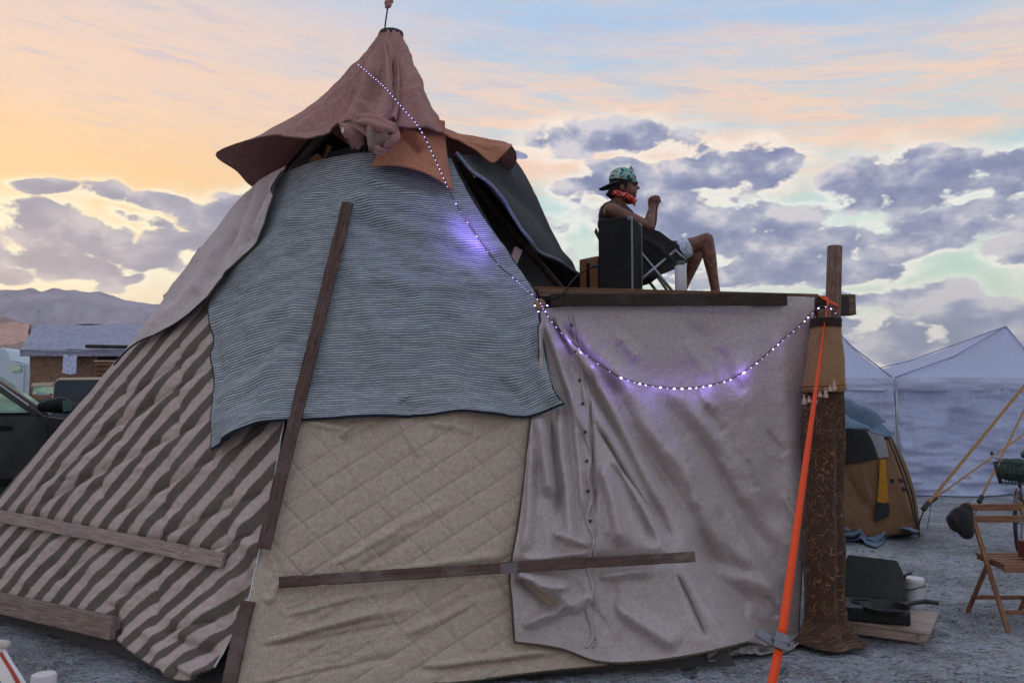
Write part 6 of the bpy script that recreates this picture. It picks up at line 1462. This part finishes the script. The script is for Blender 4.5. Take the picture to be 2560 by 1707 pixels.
    gsheet('eave_flap', Vx((x0-.12, Yt-.26, ze-.22)), Vx((x1, Yt-.26, ze-.22)), Vx((x1, Yt-.26, ze-.06)), Vx((x0-.12, Yt-.26, ze-.06)), M_rf, .06, tt, 40, 4)
    for xx in (x0, x1): link('gable_wall', mesh_of('gable_wall', [(xx, Yt, 0), (xx, Yt+4, 0), (xx, Yt+4, ze), (xr_ if xx == x0 else xx, Yt+2, zr-.03), (xx, Yt, ze)], [(0, 1, 2, 3, 4)]), M_br, tt)
    prism('door_opening', [Vx((x, Yt-.10, z)) for x, z in ((X(240), 0), (X(240), Z(884)), (X(330), Z(886)), (X(330), 0))], (0, .02, 0), plain('inside_shade', lin(34, 24, 20), .95), tt); tube('awning_pole', [Vx((X(228), Yt-.35, Z(868))), Vx((X(330), Yt-.35, Z(870)))], .045, M_fascia, tt, 8); tube('tent_post', [Vx((X(243), Yt-.12, 0)), Vx((X(243), Yt-.12, Z(884)))], .035, M_pole, tt, 8)  # dark panel on the solid wall stands in for the shaded doorway
    shp = [(158, 889), (165, 886), (168, 890), (174, 892), (181, 889), (185, 885), (191, 890), (190, 934), (172, 936), (155, 932)]
    sh = prism('hanging_shirt', [Vx((P(x, y, Yt-.42).x, Yt-.42, P(x, y, Yt-.42).z)) for x, y in shp], (0, .03, 0), fabric('print_shirt', lin(150, 158, 206), lin(214, 214, 230), .5, 18, .1, obj_coord=True), None, .006); tag(sh, 'pale blue patterned sleeveless shirt hung on the brown canvas tent', 'shirt')
    # pale camper trailer and low tan tent far left
    Yr = 24.; r = thing('camper_trailer', 'pale blue white camper trailer at the far left', 'trailer', (P(20, 950, Yr).x, Yr+1, 0)); X = lambda px: P(px, 950, Yr).x; Z = lambda py: P(20, py, Yr).z; M_cw = plain('camper_white', lin(196, 206, 218), .5, 0, .25, 3)
    prism('shell', [Vx((x, Yr, z)) for x, z in ((X(-60), .4), (X(-62), Z(880)), (X(-50), Z(868)), (X(0), Z(868)), (X(14), Z(880)), (X(24), Z(905)), (X(62), Z(908)), (X(64), .4))], (0, 2.2, 0), M_cw, r, .05); prism('window', [Vx((x, Yr-.01, z)) for x, z in ((X(30), Z(930)), (X(30), Z(912)), (X(54), Z(913)), (X(54), Z(930)))], (0, -.02, 0), M_glass, r); prism('window', [Vx((x, Yr-.01, z)) for x, z in ((X(-40), Z(910)), (X(-40), Z(885)), (X(-5), Z(885)), (X(-5), Z(910)))], (0, -.02, 0), M_glass, r)
    for x in (-30, 40): wheel(r, (X(x), Yr+.1, .35), .35)
    Yq = 34.; lt = thing('low_tan_tent', 'low tan tarp shelter in the distance at the far left', 'tent', (P(20, 950, Yq).x, Yq+1, 0)); a, b, c, d = P(-90, 880, Yq), P(70, 852, Yq), P(75, 812, Yq+4), P(-90, 800, Yq+4)
    gsheet('tarp_roof', a, b, c, d, fabric('pink_tarp', lin(176, 136, 120), lin(204, 162, 144), .3, 8, .3, obj_coord=True), .2, lt)
    for p in (a, b, c, d): tube('tent_post', [Vx((p.x, p.y, 0)), p], .05, M_pole, lt, 6)
    gsheet('side_wall', Vx((a.x, a.y, 0)), Vx((b.x, b.y, 0)), b-UP*.5, a-UP*.5, M_br, .1, lt)
left_side()
